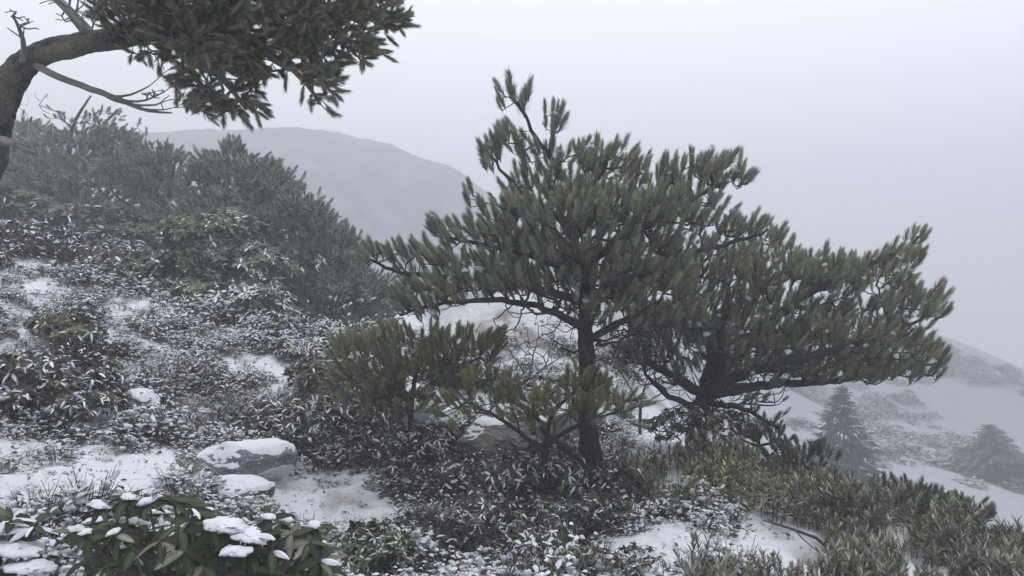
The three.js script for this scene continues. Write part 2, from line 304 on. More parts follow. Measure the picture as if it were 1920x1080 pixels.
// ---------------------------------------------------------------- plants: limbs are given, every shoot is joined to them by twigs of its own
function catmull(pts, step) {
  const curve = new THREE.CatmullRomCurve3(pts.map((q) => q.p), false, 'centripetal'), L = curve.getLength(), n = Math.max(2, Math.ceil(L / step)), out = [];
  for (let k = 0; k <= n; k++) {
    const t = k / n, u = curve.getUtoTmapping(t) * (pts.length - 1), i = Math.min(pts.length - 2, Math.floor(u)), f = u - i;
    out.push({ p: curve.getPoint(curve.getUtoTmapping(t)), r: lerp(pts[i].r, pts[i + 1].r, f) });
  }
  return out;
}
function plant(o) {
  const R = mulberry(o.seed), rn = () => R() * 2 - 1;
  const base = o.base, foot = height(base.x, base.z), lift = base.y > foot - 0.02 ? V(base.x, foot - 0.1, base.z) : null; if (lift) base.y = foot;
  const T = thing(o.name, o.label, o.category, base, o.group);
  const step = o.step ?? 0.06, nodes = [], limbs = [];
  const dir = (n) => n.parent ? n.p.clone().sub(n.parent.p).normalize() : V(0, 1, 0);
  o.limbs.forEach((l, li) => {
    const pts = l.map(([px, py, d, r]) => ({ p: P(px, py, d), r: r / FPX * d }));
    if (!li && lift) { if (pts.length > 1 && pts[0].p.distanceTo(lift) < 0.15) pts[0].p.copy(lift); else pts.unshift({ p: lift, r: pts[0].r * 1.12 }); }
    let parent = null;
    if (li) { let best = 1e9; for (const n of nodes) { const q = n.p.distanceTo(pts[0].p); if (q < best) best = q, parent = n; } pts[0].p.copy(parent.p); pts[0].r = Math.min(pts[0].r, parent.r * 0.95); }
    const poly = catmull(pts, step); const rough = o.rough ?? 0.004;
    poly.forEach((q, k) => {
      if (li && k === 0) return;
      const n = { p: q.p.add(V(rn(), rn(), rn()).multiplyScalar(k ? rough : 0)), r: q.r, parent: k === (li ? 1 : 0) ? parent : nodes[nodes.length - 1], limb: li, fixed: true, kids: [] };
      if (n.parent) n.parent.kids.push(n); nodes.push(n);
    });
    limbs.push(li);
  });
  const axis = (y) => { let b = nodes[0], bd = 1e9; for (const n of nodes) if (n.limb === 0) { const q = Math.abs(n.p.y - y); if (q < bd) bd = q, b = n; } return b.p; };
  const tufts = [];
  for (const [cx, cy, d, rx, ry, rz, n, po = {}] of o.pads) {
    const c = P(cx, cy, d), ex = rx / FPX * d, ey = ry / FPX * d;
    for (let k = 0; k < n * (o.dense ?? 1); k++) {
      let a, q; do { a = V(rn(), rn(), rn()); q = a.length(); } while (q > 1 || q < 0.05);
      const shell = (po.fill ? q : Math.pow(q, 0.45)) * (o.stray && R() < 0.22 ? 1 + o.stray * R() : 1); a.multiplyScalar(shell / q);
      if (a.y < 0 && R() < (po.top ?? 0.55)) a.y = -a.y * 0.8;
      tufts.push({ p: V(c.x + a.x * ex, c.y + a.y * ey, c.z + a.z * rz), bare: po.bare || R() < (o.bareFrac ?? 0), lean: po.lean, up: po.up ?? o.up ?? 0.7, size: (po.size ?? 1) * (o.tuft.size * (0.75 + 0.5 * R())) });
    }
  }
  for (const t of tufts) { let b = 1e9; for (const n of nodes) { const q = n.p.distanceToSquared(t.p); if (q < b) b = q; } t.near = b; }
  tufts.sort((a, b) => a.near - b.near);
  for (const t of tufts) {
    let best = 1e9, at = null;
    for (const n of nodes) {
      const dx = t.p.x - n.p.x, dy = t.p.y - n.p.y, dz = t.p.z - n.p.z, q = Math.sqrt(dx * dx + dy * dy + dz * dz);
      if (q >= best) continue;
      const pd = n.dir ?? (n.dir = dir(n)), cs = (dx * pd.x + dy * pd.y + dz * pd.z) / (q + 1e-6);
      let cost = q * (1.25 - 0.35 * cs) + (dy < 0 ? 0.5 * -dy : 0) + (n.kids.length > 3 ? 0.03 : 0);
      if (cost < best) best = cost, at = n;
    }
    const ax = axis(t.p.y), outw = V(t.p.x - ax.x, 0, t.p.z - ax.z).normalize(), bd = t.p.clone().sub(at.p).normalize();
    t.dir = bd.clone().multiplyScalar(o.follow ?? 0.45).addScaledVector(UPV, t.up).addScaledVector(outw, o.out ?? 0.35).add(V(rn(), rn(), rn()).multiplyScalar(o.wild ?? 0.28));
    if (t.lean) t.dir.add(V(t.lean[0], t.lean[1], t.lean[2] ?? 0));
    t.dir.normalize();
    const end = t.p, q = at.p.distanceTo(end), m = Math.max(1, Math.ceil(q / step)), ctl = at.p.clone().lerp(end, 0.55).addScaledVector(at.dir ?? dir(at), q * 0.2).addScaledVector(t.dir, -q * 0.22);
    let par = at;
    for (let k = 1; k <= m; k++) {
      const f = k / m, p = at.p.clone().multiplyScalar((1 - f) * (1 - f)).addScaledVector(ctl, 2 * f * (1 - f)).addScaledVector(end, f * f);
      if (k < m) p.add(V(rn(), rn(), rn()).multiplyScalar(step * 0.12));
      const n = { p, r: 0, parent: par, limb: at.limb, kids: [] }; par.kids.push(n); nodes.push(n); par = n;
    }
    par.leafR = o.twigR ?? 0.0022;
  }
  // thickness by the pipe model
  const E = 2.3;
  for (let k = nodes.length - 1; k >= 0; k--) { const n = nodes[k]; n.acc = (n.acc ?? 0) + (n.leafR ? Math.pow(n.leafR, E) : 0); if (!n.fixed) n.r = Math.max(o.twigR ?? 0.0022, Math.pow(n.acc, 1 / E)); if (n.parent && !n.fixed) n.parent.acc = (n.parent.acc ?? 0) + n.acc; }
  for (const n of nodes) if (!n.fixed && n.parent) n.r = Math.min(n.r, n.parent.r * 0.92);
  // meshes: the trunk, and each limb with its own twigs
  const mbs = limbs.map(() => new MB()), tw = o.barkCol ?? [0.028, 0.025, 0.026];
  const colAt = (p, d) => { const pale = o.patch ? (1 - smooth(0.03, o.patch[1], p.distanceTo(o.patch[0]))) * smooth(0.3, -0.5, d.y) * 0.8 : 0; const g = Math.max(0.35, 0.75 + 1.1 * fbm(p.x * 9 + d.x, p.y * 9 + d.y, p.z * 9 + d.z, 3) + 1.3 * fbm(p.x * 40 + d.x * 3, p.y * 22 + d.y * 3, p.z * 40 + d.z * 3, 3)), li = o.lichen ? o.lichen * smooth(0.02, 0.22, fbm(p.x * 5 + d.x * 0.8 + 4, p.y * 5 + d.y * 0.8, p.z * 5 + d.z * 0.8, 4)) : 0; const q = [lerp(tw[0] * g, 0.22, li), lerp(tw[1] * g, 0.225, li), lerp(tw[2] * g, 0.17, li)]; return [lerp(q[0], 0.36 * (0.6 + 0.4 * g), pale), lerp(q[1], 0.35 * (0.6 + 0.4 * g), pale), lerp(q[2], 0.28 * (0.6 + 0.4 * g), pale)]; };
  const heads = [[nodes[0], null]], done = new Set();
  while (heads.length) {
    const [start, from] = heads.pop(); let n = start; const pts = [], rs = [];
    if (from) { pts.push(from.p); rs.push(Math.min(from.r, n.r)); }
    while (n) {
      pts.push(n.p); rs.push(n.r);
      let next = null; for (const k of n.kids) if (k.limb === n.limb && k.fixed === n.fixed && (!next || k.r > next.r)) next = k;
      if (!next && !n.fixed) next = null;
      for (const k of n.kids) if (k !== next) heads.push([k, n]);
      n = next;
    }
    if (rs[0] > 0.035) { const c = new THREE.CatmullRomCurve3(pts, false, 'centripetal'), N = Math.ceil(c.getLength() / 0.014), P2 = [], R2 = []; for (let k = 0; k <= N; k++) { const u = c.getUtoTmapping(k / N) * (pts.length - 1), i = Math.min(pts.length - 2, Math.floor(u)); P2.push(c.getPointAt(k / N)); R2.push(lerp(rs[i], rs[i + 1], u - i)); } pts.splice(0, pts.length, ...P2); rs.splice(0, rs.length, ...R2); }
    const tg = 0.8 + 0.5 * R(), big = rs[0] > 0.014, sides = rs[0] > 0.035 ? 36 : big ? 12 : rs[0] > 0.012 ? 8 : rs[0] > 0.006 ? 5 : 3;
    mbs[start.limb].tube(pts, rs, sides, big ? colAt : tw.map((x) => x * tg), big ? 0.22 : 0, R() * 9);
  }
  mbs.forEach((mb, k) => { if (!mb.empty) mb.build(k ? (o.limbName ?? 'branch') : (o.trunkName ?? 'trunk'), k ? M.twig : M.bark, T, base); });
  if (mbs[0] && o.limbs[0].barkAll) M.bark;
  const live = tufts.filter((t) => !t.bare), tint = () => { const g = 0.8 + 0.4 * R(), y = (o.tuft.vary ?? 0.1) * rn(); const c = R() < (o.tuft.brown ?? 0) ? [1.15, 0.82, 0.6] : o.tuft.tint ?? [1, 1, 1]; return lin(c[0] * g * (1 + y), c[1] * g * (1 + y * 0.5), c[2] * g * (1 - y)); };
  if (o.tuft.geos) {
    live.sort((a, b) => a.p.distanceToSquared(camera.position) - b.p.distanceToSquared(camera.position));
    const many = o.tuft.singles ?? 0, keep = [], mats = new Map();
    live.forEach((t, k) => {
      const m = placeMatrix(t.p.clone().sub(base).addScaledVector(t.dir, -0.1 * t.size), t.dir, t.size, R() * 6.3, 0.85 + 0.4 * R());
      if (k < many) {
        const e = shade(new THREE.Mesh(o.tuft.geos[k % o.tuft.geos.length], o.tuft.mats ? o.tuft.mats[k % o.tuft.mats.length] : o.tuft.mat)); e.name = o.tuft.name ?? 'needle_tuft';
        m.decompose(e.position, e.quaternion, e.scale); T.add(e);
      } else { const g = k % o.tuft.geos.length; if (!mats.has(g)) mats.set(g, []); mats.get(g).push(m); }
    });
    for (const [g, list] of mats) instanced(o.tuft.crown ?? 'crown', o.tuft.geos[g], o.tuft.mat, list, list.map(tint), T);
  }
  if (o.snowLumps) {
    const ms = []; for (let k = 0; k < o.snowLumps; k++) { const t = live[Math.floor(R() * live.length * 0.7)]; const s = 0.008 + 0.013 * R() * R(); ms.push(new THREE.Matrix4().compose(t.p.clone().sub(base).addScaledVector(t.dir, t.size * (0.25 + 0.55 * R())).add(V((R() - 0.5) * 0.03, 0.012, 0.01 + 0.015 * R())), new THREE.Quaternion().setFromEuler(new THREE.Euler(R() * 0.8, R() * 6, R() * 0.8)), V(s * 1.6, s * 0.7, s))); }
    instanced('snow', SNOWBIT, M.snow, ms, null, T);
  }
  T.userData.tufts = undefined; delete T.userData.tufts;
  return { T, tufts: live, nodes };
}
const needleTints = (c) => [0.8, 0.92, 1.02, 1.15].map((g, k) => { const m = M.needle.clone(); m.color = lin(c[0] * g * (1 + 0.06 * (k - 1.5)), c[1] * g, c[2] * g * (1 - 0.06 * (k - 1.5))); return m; });
// ---------------------------------------------------------------- the two windswept pines in the middle and the one overhead
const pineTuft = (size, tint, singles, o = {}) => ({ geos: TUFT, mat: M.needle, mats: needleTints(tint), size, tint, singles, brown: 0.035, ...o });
{
  const d = 5.5;
  plant({
    name: 'pine_tree', label: 'dark windswept pine with a tall bare leader, standing in the middle', category: 'pine tree', seed: 11, base: P(1112, 930, d), rough: 0.008, lichen: 0.12,
    limbs: [
      [[1112, 945, d, 24], [1108, 850, d, 20], [1100, 780, d, 17], [1102, 690, d, 16], [1096, 600, d, 13], [1100, 520, d, 11], [1096, 440, d, 10], [1078, 380, d, 8], [1046, 315, d, 6], [1012, 268, d, 4], [988, 226, d, 3], [970, 190, d, 2]],
      [[1098, 560, d, 9], [1020, 545, d - 0.1, 7], [920, 530, d - 0.2, 6], [820, 520, d - 0.3, 5], [740, 508, d - 0.35, 4], [695, 486, d - 0.4, 2]],
      [[1098, 520, d, 8], [1000, 480, d - 0.2, 6], [900, 458, d - 0.3, 4], [835, 445, d - 0.3, 2]],
      [[1090, 430, d, 7], [1000, 380, d, 5], [945, 325, d + 0.1, 3], [922, 292, d + 0.1, 2]],
      [[1100, 500, d, 9], [1180, 445, d - 0.1, 7], [1260, 395, d - 0.1, 5], [1340, 350, d - 0.1, 4], [1385, 325, d - 0.1, 2]],
      [[1100, 560, d, 9], [1200, 515, d + 0.2, 7], [1300, 475, d + 0.4, 5], [1400, 446, d + 0.4, 4], [1440, 432, d + 0.4, 2]],
      [[1080, 390, d, 6], [1120, 340, d - 0.1, 4], [1140, 305, d - 0.1, 2]],
      [[1098, 610, d, 8], [1000, 572, d - 0.3, 6], [900, 562, d - 0.5, 5], [800, 575, d - 0.6, 3], [750, 590, d - 0.6, 2]],
      [[1098, 540, d, 8], [1090, 490, d - 0.4, 6], [1070, 455, d - 0.8, 3]],
      [[1098, 560, d, 8], [1160, 520, d + 0.4, 6], [1180, 480, d + 0.9, 3]],
      [[1102, 640, d, 8], [1170, 600, d + 0.1, 6], [1230, 570, d + 0.2, 3]],
      [[1046, 318, d, 4], [1030, 280, d, 3], [1042, 236, d, 2]],
      [[1096, 880, d - 0.05, 9], [1050, 835, d - 0.15, 8], [1014, 800, d - 0.2, 6]],
    ],
    pads: [
      [965, 200, d, 34, 24, 0.10, 13, { lean: [-0.2, 0.6], size: 1.15 }], [1034, 238, d, 26, 26, 0.10, 13, { up: 1.4, size: 1.15 }], [962, 278, d, 36, 36, 0.14, 18, { lean: [-0.25, 0.5], size: 1.1 }], [926, 310, d, 16, 32, 0.10, 10, { lean: [-0.3, 0.5], size: 1.1 }], [1010, 300, d, 36, 30, 0.15, 12, { size: 1.1 }],
      [1085, 330, d - 0.1, 66, 44, 0.4, 44], [1140, 318, d - 0.1, 48, 36, 0.35, 36], [1205, 345, d, 55, 40, 0.35, 40], [1290, 350, d - 0.1, 62, 42, 0.35, 50, { up: 1.1 }], [1350, 334, d - 0.1, 42, 30, 0.25, 30, { lean: [0.25, 0.4] }], [1378, 350, d - 0.1, 20, 18, 0.2, 8, { lean: [0.4, 0.2] }],
      [1020, 370, d, 70, 50, 0.4, 50, { lean: [-0.2, 0.2] }], [1060, 430, d - 0.2, 125, 75, 0.6, 170], [1180, 430, d - 0.2, 125, 80, 0.6, 170], [1280, 425, d, 90, 60, 0.5, 80],
      [1395, 455, d + 0.4, 58, 38, 0.4, 45, { up: 1.1 }],
      [900, 460, d - 0.3, 75, 40, 0.35, 50, { lean: [-0.4, 0.1] }], [965, 425, d - 0.1, 70, 45, 0.4, 55, { lean: [-0.3, 0.1] }], [886, 385, d - 0.1, 9, 24, 0.06, 4, { up: 1.5 }], [838, 450, d - 0.3, 32, 18, 0.15, 12, { lean: [-0.5, 0.2] }],
      [780, 495, d - 0.35, 80, 24, 0.25, 40, { lean: [-0.45, 0.2] }], [708, 488, d - 0.4, 22, 14, 0.1, 8, { lean: [-0.5, 0.2] }],
      [800, 560, d - 0.5, 62, 34, 0.35, 44, { lean: [-0.4, 0.1] }], [870, 548, d - 0.45, 90, 26, 0.35, 55, { lean: [-0.3, 0.2] }], [960, 545, d - 0.3, 70, 24, 0.3, 40, { lean: [-0.2, 0.2] }], [790, 590, d - 0.6, 50, 20, 0.25, 20, { lean: [-0.3, 0] }], [910, 525, d - 0.3, 85, 38, 0.4, 55], [1010, 500, d - 0.2, 90, 52, 0.5, 90],
      [1180, 520, d, 125, 66, 0.5, 110], [1130, 620, d + 0.1, 110, 60, 0.5, 110, { bare: 1 }], [1010, 600, d - 0.2, 90, 50, 0.4, 70, { bare: 1 }], [1230, 560, d + 0.2, 80, 56, 0.4, 80], [1150, 590, d + 0.2, 90, 44, 0.4, 60], [1080, 560, d, 110, 50, 0.5, 70], [1110, 480, d, 160, 70, 0.6, 130], [1200, 650, d + 0.1, 90, 40, 0.4, 60, { bare: 1 }],
    ],
    tuft: pineTuft(0.158, [1.18, 1.2, 1.08], 290), wild: 0.2, up: 1.0, follow: 0.38, twigR: 0.0032, dense: 1.0, snowLumps: 150,
  });
}
{
  const d = 6.5;
  plant({
    name: 'pine_tree', label: 'low broad pine reaching out to the right over the misty valley', category: 'pine tree', seed: 23, base: P(1312, 815, d), rough: 0.01,
    limbs: [
      [[1308, 830, d, 20], [1314, 770, d, 17], [1328, 720, d, 17], [1338, 680, d, 14], [1330, 630, d, 12], [1310, 570, d, 8], [1280, 510, d, 4]],
      [[1332, 712, d, 13], [1400, 640, d - 0.1, 10], [1480, 575, d - 0.2, 8], [1560, 525, d - 0.2, 6], [1640, 490, d - 0.2, 5], [1700, 465, d - 0.2, 3], [1722, 445, d - 0.2, 2]],
      [[1326, 735, d, 12], [1420, 692, d - 0.3, 9], [1520, 668, d - 0.5, 7], [1640, 635, d - 0.6, 5], [1750, 588, d - 0.6, 2]],
      [[1322, 748, d, 11], [1430, 722, d, 8], [1540, 716, d + 0.1, 6], [1650, 700, d + 0.2, 5], [1755, 682, d + 0.2, 2]],
      [[1338, 690, d, 10], [1385, 610, d + 0.2, 7], [1425, 545, d + 0.4, 5], [1450, 490, d + 0.5, 3]],
      [[1318, 735, d, 10], [1235, 690, d - 0.2, 7], [1170, 655, d - 0.3, 4]],
      [[1316, 760, d, 7], [1390, 765, d - 0.3, 5], [1460, 800, d - 0.4, 3]],
      [[1312, 770, d, 7], [1250, 740, d + 0.1, 5], [1210, 700, d + 0.1, 3]],
      [[1334, 690, d, 10], [1350, 620, d - 0.5, 7], [1370, 570, d - 0.9, 4]],
    ],
    pads: [
      [1255, 545, d - 0.1, 80, 56, 0.5, 85], [1340, 525, d - 0.1, 90, 56, 0.6, 100], [1430, 530, d, 92, 52, 0.6, 110], [1440, 478, d + 0.4, 50, 36, 0.3, 26, { up: 1.1 }], [1530, 532, d - 0.1, 90, 48, 0.55, 105], [1615, 545, d - 0.2, 90, 58, 0.5, 120], [1680, 505, d - 0.2, 42, 36, 0.25, 34, { lean: [0.25, 0.3] }], [1714, 462, d - 0.2, 18, 24, 0.1, 9, { lean: [0.3, 0.5] }],
      [1690, 595, d - 0.4, 58, 46, 0.4, 60, { lean: [0.25, 0.1] }], [1748, 572, d - 0.5, 14, 26, 0.12, 8, { lean: [0.4, 0.4] }],
      [1690, 672, d, 72, 42, 0.4, 85, { lean: [0.2, 0] }], [1575, 640, d - 0.2, 110, 56, 0.55, 150], [1450, 615, d - 0.1, 115, 62, 0.6, 150], [1340, 620, d - 0.2, 110, 62, 0.6, 110], [1240, 625, d - 0.2, 80, 52, 0.5, 60],
      [1560, 704, d, 110, 18, 0.4, 60], [1660, 706, d + 0.1, 90, 18, 0.35, 50], [1450, 706, d - 0.1, 90, 20, 0.4, 50], [1225, 690, d - 0.1, 80, 36, 0.35, 50], [1380, 730, d, 110, 26, 0.4, 90, { bare: 1 }], [1740, 690, d + 0.1, 25, 22, 0.2, 14, { lean: [0.4, 0.2] }],
      [1440, 680, d, 120, 34, 0.5, 110, { bare: 1 }], [1270, 690, d, 100, 44, 0.5, 110, { bare: 1 }], [1290, 650, d - 0.1, 110, 50, 0.5, 90], [1400, 660, d, 120, 44, 0.5, 90], [1540, 670, d, 120, 40, 0.5, 80], [1430, 772, d - 0.3, 50, 30, 0.3, 14, { size: 0.7 }], [1400, 760, d - 0.3, 60, 34, 0.3, 24, { bare: 1 }], [1250, 740, d, 60, 40, 0.3, 30, { bare: 1 }],
    ],
    tuft: pineTuft(0.168, [1.18, 1.18, 1.02], 290), wild: 0.2, up: 0.9, follow: 0.4, twigR: 0.0038, dense: 1.02, snowLumps: 260,
  });
}
{
  const d = 4.0;
  plant({
    name: 'pine_tree', label: 'old leaning pine with a thick bent trunk at the upper left corner', category: 'pine tree', seed: 37, base: P(-90, 560, d), rough: 0.003, lichen: 0.6, barkCol: [0.13, 0.125, 0.12], up: 0.1, out: 0.2, wild: 0.45,
    limbs: [
      [[-110, 600, d, 36], [-70, 420, d, 33], [-26, 300, d, 30], [-2, 210, d, 28], [24, 145, d, 27], [74, 104, d, 22], [150, 82, d, 20], [230, 70, d, 20], [320, 52, d, 17], [430, 30, d, 13], [540, 20, d, 10], [640, 10, d, 7], [720, 20, d, 4], [755, 40, d, 2]],
      [[50, 124, d - 0.06, 7], [120, 148, d - 0.12, 6.5], [190, 173, d - 0.15, 5.5], [235, 190, d - 0.18, 4.5], [272, 206, d - 0.2, 3], [322, 211, d - 0.2, 1.5]],
      [[200, 177, d - 0.15, 3], [240, 180, d - 0.12, 2.2], [280, 160, d - 0.1, 1.2]], [[225, 187, d - 0.17, 3], [265, 190, d - 0.2, 2.2], [308, 172, d - 0.22, 1.2]], [[245, 195, d - 0.18, 2.6], [285, 198, d - 0.22, 2], [308, 190, d - 0.24, 1.2]], [[185, 172, d - 0.15, 2.6], [215, 190, d - 0.13, 2], [232, 194, d - 0.12, 1.2]], [[262, 202, d - 0.2, 2.4], [290, 206, d - 0.16, 1.6], [326, 203, d - 0.15, 1]],
      [[170, 78, d, 12], [138, 30, d + 0.05, 9], [100, -10, d + 0.1, 7], [60, -60, d + 0.1, 4]],
      [[300, 56, d, 11], [370, 100, d - 0.2, 8], [420, 150, d - 0.25, 6], [460, 205, d - 0.25, 3]],
      [[420, 34, d, 10], [500, 100, d - 0.15, 8], [560, 140, d - 0.2, 5], [600, 195, d - 0.2, 3]],
      [[540, 20, d, 8], [620, 60, d - 0.1, 6], [690, 90, d - 0.1, 3]],
      [[330, 50, d, 10], [420, -20, d - 0.3, 8], [520, -60, d - 0.5, 5], [620, -50, d - 0.6, 3]],
      [[250, 66, d, 10], [280, 0, d - 0.3, 8], [330, -50, d - 0.5, 5]],
      [[38, 132, d - 0.05, 7], [45, 90, d - 0.14, 5], [36, 50, d - 0.16, 3], [26, 30, d - 0.16, 2]],
      [[-10, 262, d - 0.05, 10], [30, 270, d - 0.2, 8], [66, 287, d - 0.28, 5]],
    ],
    pads: [
      [690, 30, d - 0.1, 62, 42, 0.25, 45, { lean: [0.5, 0] }], [740, 45, d, 20, 14, 0.1, 8, { lean: [0.8, 0] }], [690, 98, d - 0.1, 30, 22, 0.12, 14, { lean: [0.5, -0.2] }], [640, 10, d - 0.1, 90, 40, 0.4, 70],
      [600, 160, d - 0.2, 30, 46, 0.15, 30, { lean: [0.1, -0.5] }], [590, 80, d - 0.15, 64, 52, 0.3, 90], [540, 110, d - 0.15, 44, 30, 0.2, 24, { lean: [0.2, -0.3] }],
      [500, 40, d - 0.2, 90, 60, 0.45, 150], [420, 120, d - 0.25, 62, 62, 0.3, 110, { lean: [0, -0.2] }], [455, 200, d - 0.25, 28, 20, 0.12, 12, { lean: [0.3, -0.4] }], [390, 195, d - 0.25, 40, 22, 0.2, 18, { lean: [-0.1, -0.4] }], [355, 165, d - 0.2, 26, 30, 0.2, 14, { lean: [-0.3, -0.3] }],
      [370, 50, d - 0.2, 90, 70, 0.45, 140], [270, 40, d - 0.2, 70, 50, 0.4, 80], [300, -20, d - 0.4, 120, 60, 0.5, 130], [470, -40, d - 0.4, 150, 70, 0.6, 170], [300, 105, d - 0.1, 50, 24, 0.25, 18], [215, 20, d - 0.2, 40, 44, 0.3, 20],
      [292, 180, d - 0.18, 26, 16, 0.05, 12, { bare: 1, lean: [0.6, 0.9] }], [30, 40, d - 0.16, 24, 24, 0.06, 9, { bare: 1 }], [58, 52, d - 0.16, 10, 16, 0.05, 5, { bare: 1 }], [120, 10, d + 0.05, 50, 34, 0.15, 20, { bare: 1 }], [190, 50, d, 40, 30, 0.2, 16, { bare: 1 }], [40, 276, d - 0.22, 26, 12, 0.06, 6, { bare: 1 }],
    ],
    tuft: pineTuft(0.105, [1.05, 1.02, 0.92], 290), twigR: 0.003, dense: 1.9, snowLumps: 60, patch: [P(118, 100, 4.0), 0.2],
  });
}
// ---------------------------------------------------------------- young pines in front of and beside the middle trunk
plant({
  name: 'young_pine', label: 'low young pine with upright green shoots in front of the snowy hump', category: 'pine tree', seed: 41, base: P(770, 800, 6.1),
  limbs: [[[770, 815, 6.1, 6], [772, 760, 6.1, 5], [780, 700, 6.1, 4], [790, 650, 6.1, 2]], [[772, 760, 6.1, 6], [720, 720, 6.0, 4], [660, 680, 5.9, 2]], [[774, 740, 6.1, 6], [840, 700, 6, 4], [900, 670, 5.9, 2]], [[772, 770, 6.1, 6], [700, 745, 6.3, 4], [640, 690, 6.5, 2]]],
  pads: [[770, 672, 6, 100, 26, 0.45, 80, { up: 1 }], [740, 640, 6, 40, 20, 0.25, 20, { up: 1.2 }], [810, 645, 6, 30, 22, 0.25, 16, { up: 1.2 }], [875, 660, 5.9, 70, 34, 0.35, 70, { up: 1 }], [920, 640, 5.9, 24, 16, 0.2, 8, { lean: [0.3, 0.3] }], [680, 668, 6, 56, 30, 0.35, 60, { up: 1 }], [640, 655, 6.2, 24, 16, 0.2, 10, { lean: [-0.3, 0.3] }], [690, 725, 5.9, 70, 40, 0.4, 90], [800, 720, 5.85, 100, 34, 0.35, 110], [740, 770, 5.8, 70, 34, 0.3, 60], [860, 740, 5.85, 60, 26, 0.25, 40], [890, 620, 5.9, 40, 22, 0.2, 8, { bare: 1 }]],
  tuft: pineTuft(0.15, [1.1, 1.08, 0.84], 120), wild: 0.25,
});
plant({
  name: 'young_pine', label: 'small yellowish green pine growing close around the foot of the middle trunk', category: 'pine tree', seed: 43, base: P(1020, 880, 5.0),
  limbs: [[[1020, 890, 5, 6], [1024, 830, 5, 5], [1040, 770, 5, 4], [1090, 725, 5, 2]], [[1022, 850, 5, 6], [960, 800, 4.95, 4], [890, 760, 4.9, 2]], [[1024, 830, 5, 5], [1080, 800, 4.9, 4], [1160, 770, 4.9, 2]], [[1030, 800, 5, 5], [960, 750, 5.1, 4], [900, 715, 5.2, 2]]],
  pads: [[1095, 735, 4.95, 40, 40, 0.2, 36, { up: 1.1 }], [1000, 765, 4.95, 90, 32, 0.35, 70], [1120, 775, 4.9, 56, 26, 0.25, 36], [920, 735, 5, 66, 34, 0.3, 44], [860, 775, 4.95, 44, 34, 0.25, 24], [1010, 800, 4.9, 50, 24, 0.25, 18], [1180, 770, 4.95, 30, 30, 0.2, 12, { lean: [0.2, -0.4] }]],
  tuft: pineTuft(0.125, [1.05, 1.02, 0.68], 120), wild: 0.35,
});
// ---------------------------------------------------------------- pines in the mist on the left
const mistTuft0 = 0, mistTuft = (size, tint) => ({ geos: [TUFT_FAR], mat: M.needle, size: size * 0.74, tint: tint.map((x) => x * 1.5), singles: 0, vary: 0.05 });  // tints raised so that mist is painted into the needle colour
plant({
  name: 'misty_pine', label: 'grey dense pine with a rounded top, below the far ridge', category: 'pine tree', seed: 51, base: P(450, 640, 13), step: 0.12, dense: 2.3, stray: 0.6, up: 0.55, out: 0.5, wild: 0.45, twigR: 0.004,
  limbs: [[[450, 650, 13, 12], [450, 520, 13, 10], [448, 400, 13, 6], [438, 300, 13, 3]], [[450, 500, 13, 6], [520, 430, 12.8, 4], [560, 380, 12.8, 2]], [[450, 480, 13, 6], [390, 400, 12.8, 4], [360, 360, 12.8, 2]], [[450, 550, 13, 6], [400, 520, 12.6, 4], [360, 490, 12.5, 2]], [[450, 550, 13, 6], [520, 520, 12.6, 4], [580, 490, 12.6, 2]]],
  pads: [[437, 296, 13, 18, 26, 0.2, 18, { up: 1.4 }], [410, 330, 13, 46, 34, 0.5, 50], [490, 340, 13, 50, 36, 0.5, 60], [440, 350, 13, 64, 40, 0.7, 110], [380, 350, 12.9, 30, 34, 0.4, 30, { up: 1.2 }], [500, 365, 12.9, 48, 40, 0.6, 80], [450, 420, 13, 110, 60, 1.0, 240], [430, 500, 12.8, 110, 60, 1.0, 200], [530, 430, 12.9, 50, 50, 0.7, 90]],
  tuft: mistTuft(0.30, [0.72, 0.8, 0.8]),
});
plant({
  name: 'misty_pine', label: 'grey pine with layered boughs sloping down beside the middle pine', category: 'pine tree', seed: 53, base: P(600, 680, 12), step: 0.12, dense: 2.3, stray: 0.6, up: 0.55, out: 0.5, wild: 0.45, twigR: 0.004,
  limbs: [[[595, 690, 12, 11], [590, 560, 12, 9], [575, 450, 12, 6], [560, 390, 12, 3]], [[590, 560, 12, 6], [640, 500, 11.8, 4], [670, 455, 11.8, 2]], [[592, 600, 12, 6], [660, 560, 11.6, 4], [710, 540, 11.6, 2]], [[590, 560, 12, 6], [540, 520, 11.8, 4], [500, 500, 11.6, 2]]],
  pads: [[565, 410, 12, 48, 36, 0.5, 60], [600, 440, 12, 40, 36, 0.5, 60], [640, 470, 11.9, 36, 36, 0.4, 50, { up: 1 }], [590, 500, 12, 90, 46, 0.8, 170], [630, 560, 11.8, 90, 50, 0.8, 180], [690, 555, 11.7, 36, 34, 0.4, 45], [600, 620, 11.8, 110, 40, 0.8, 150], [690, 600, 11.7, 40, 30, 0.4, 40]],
  tuft: mistTuft(0.28, [0.66, 0.72, 0.74]),
});
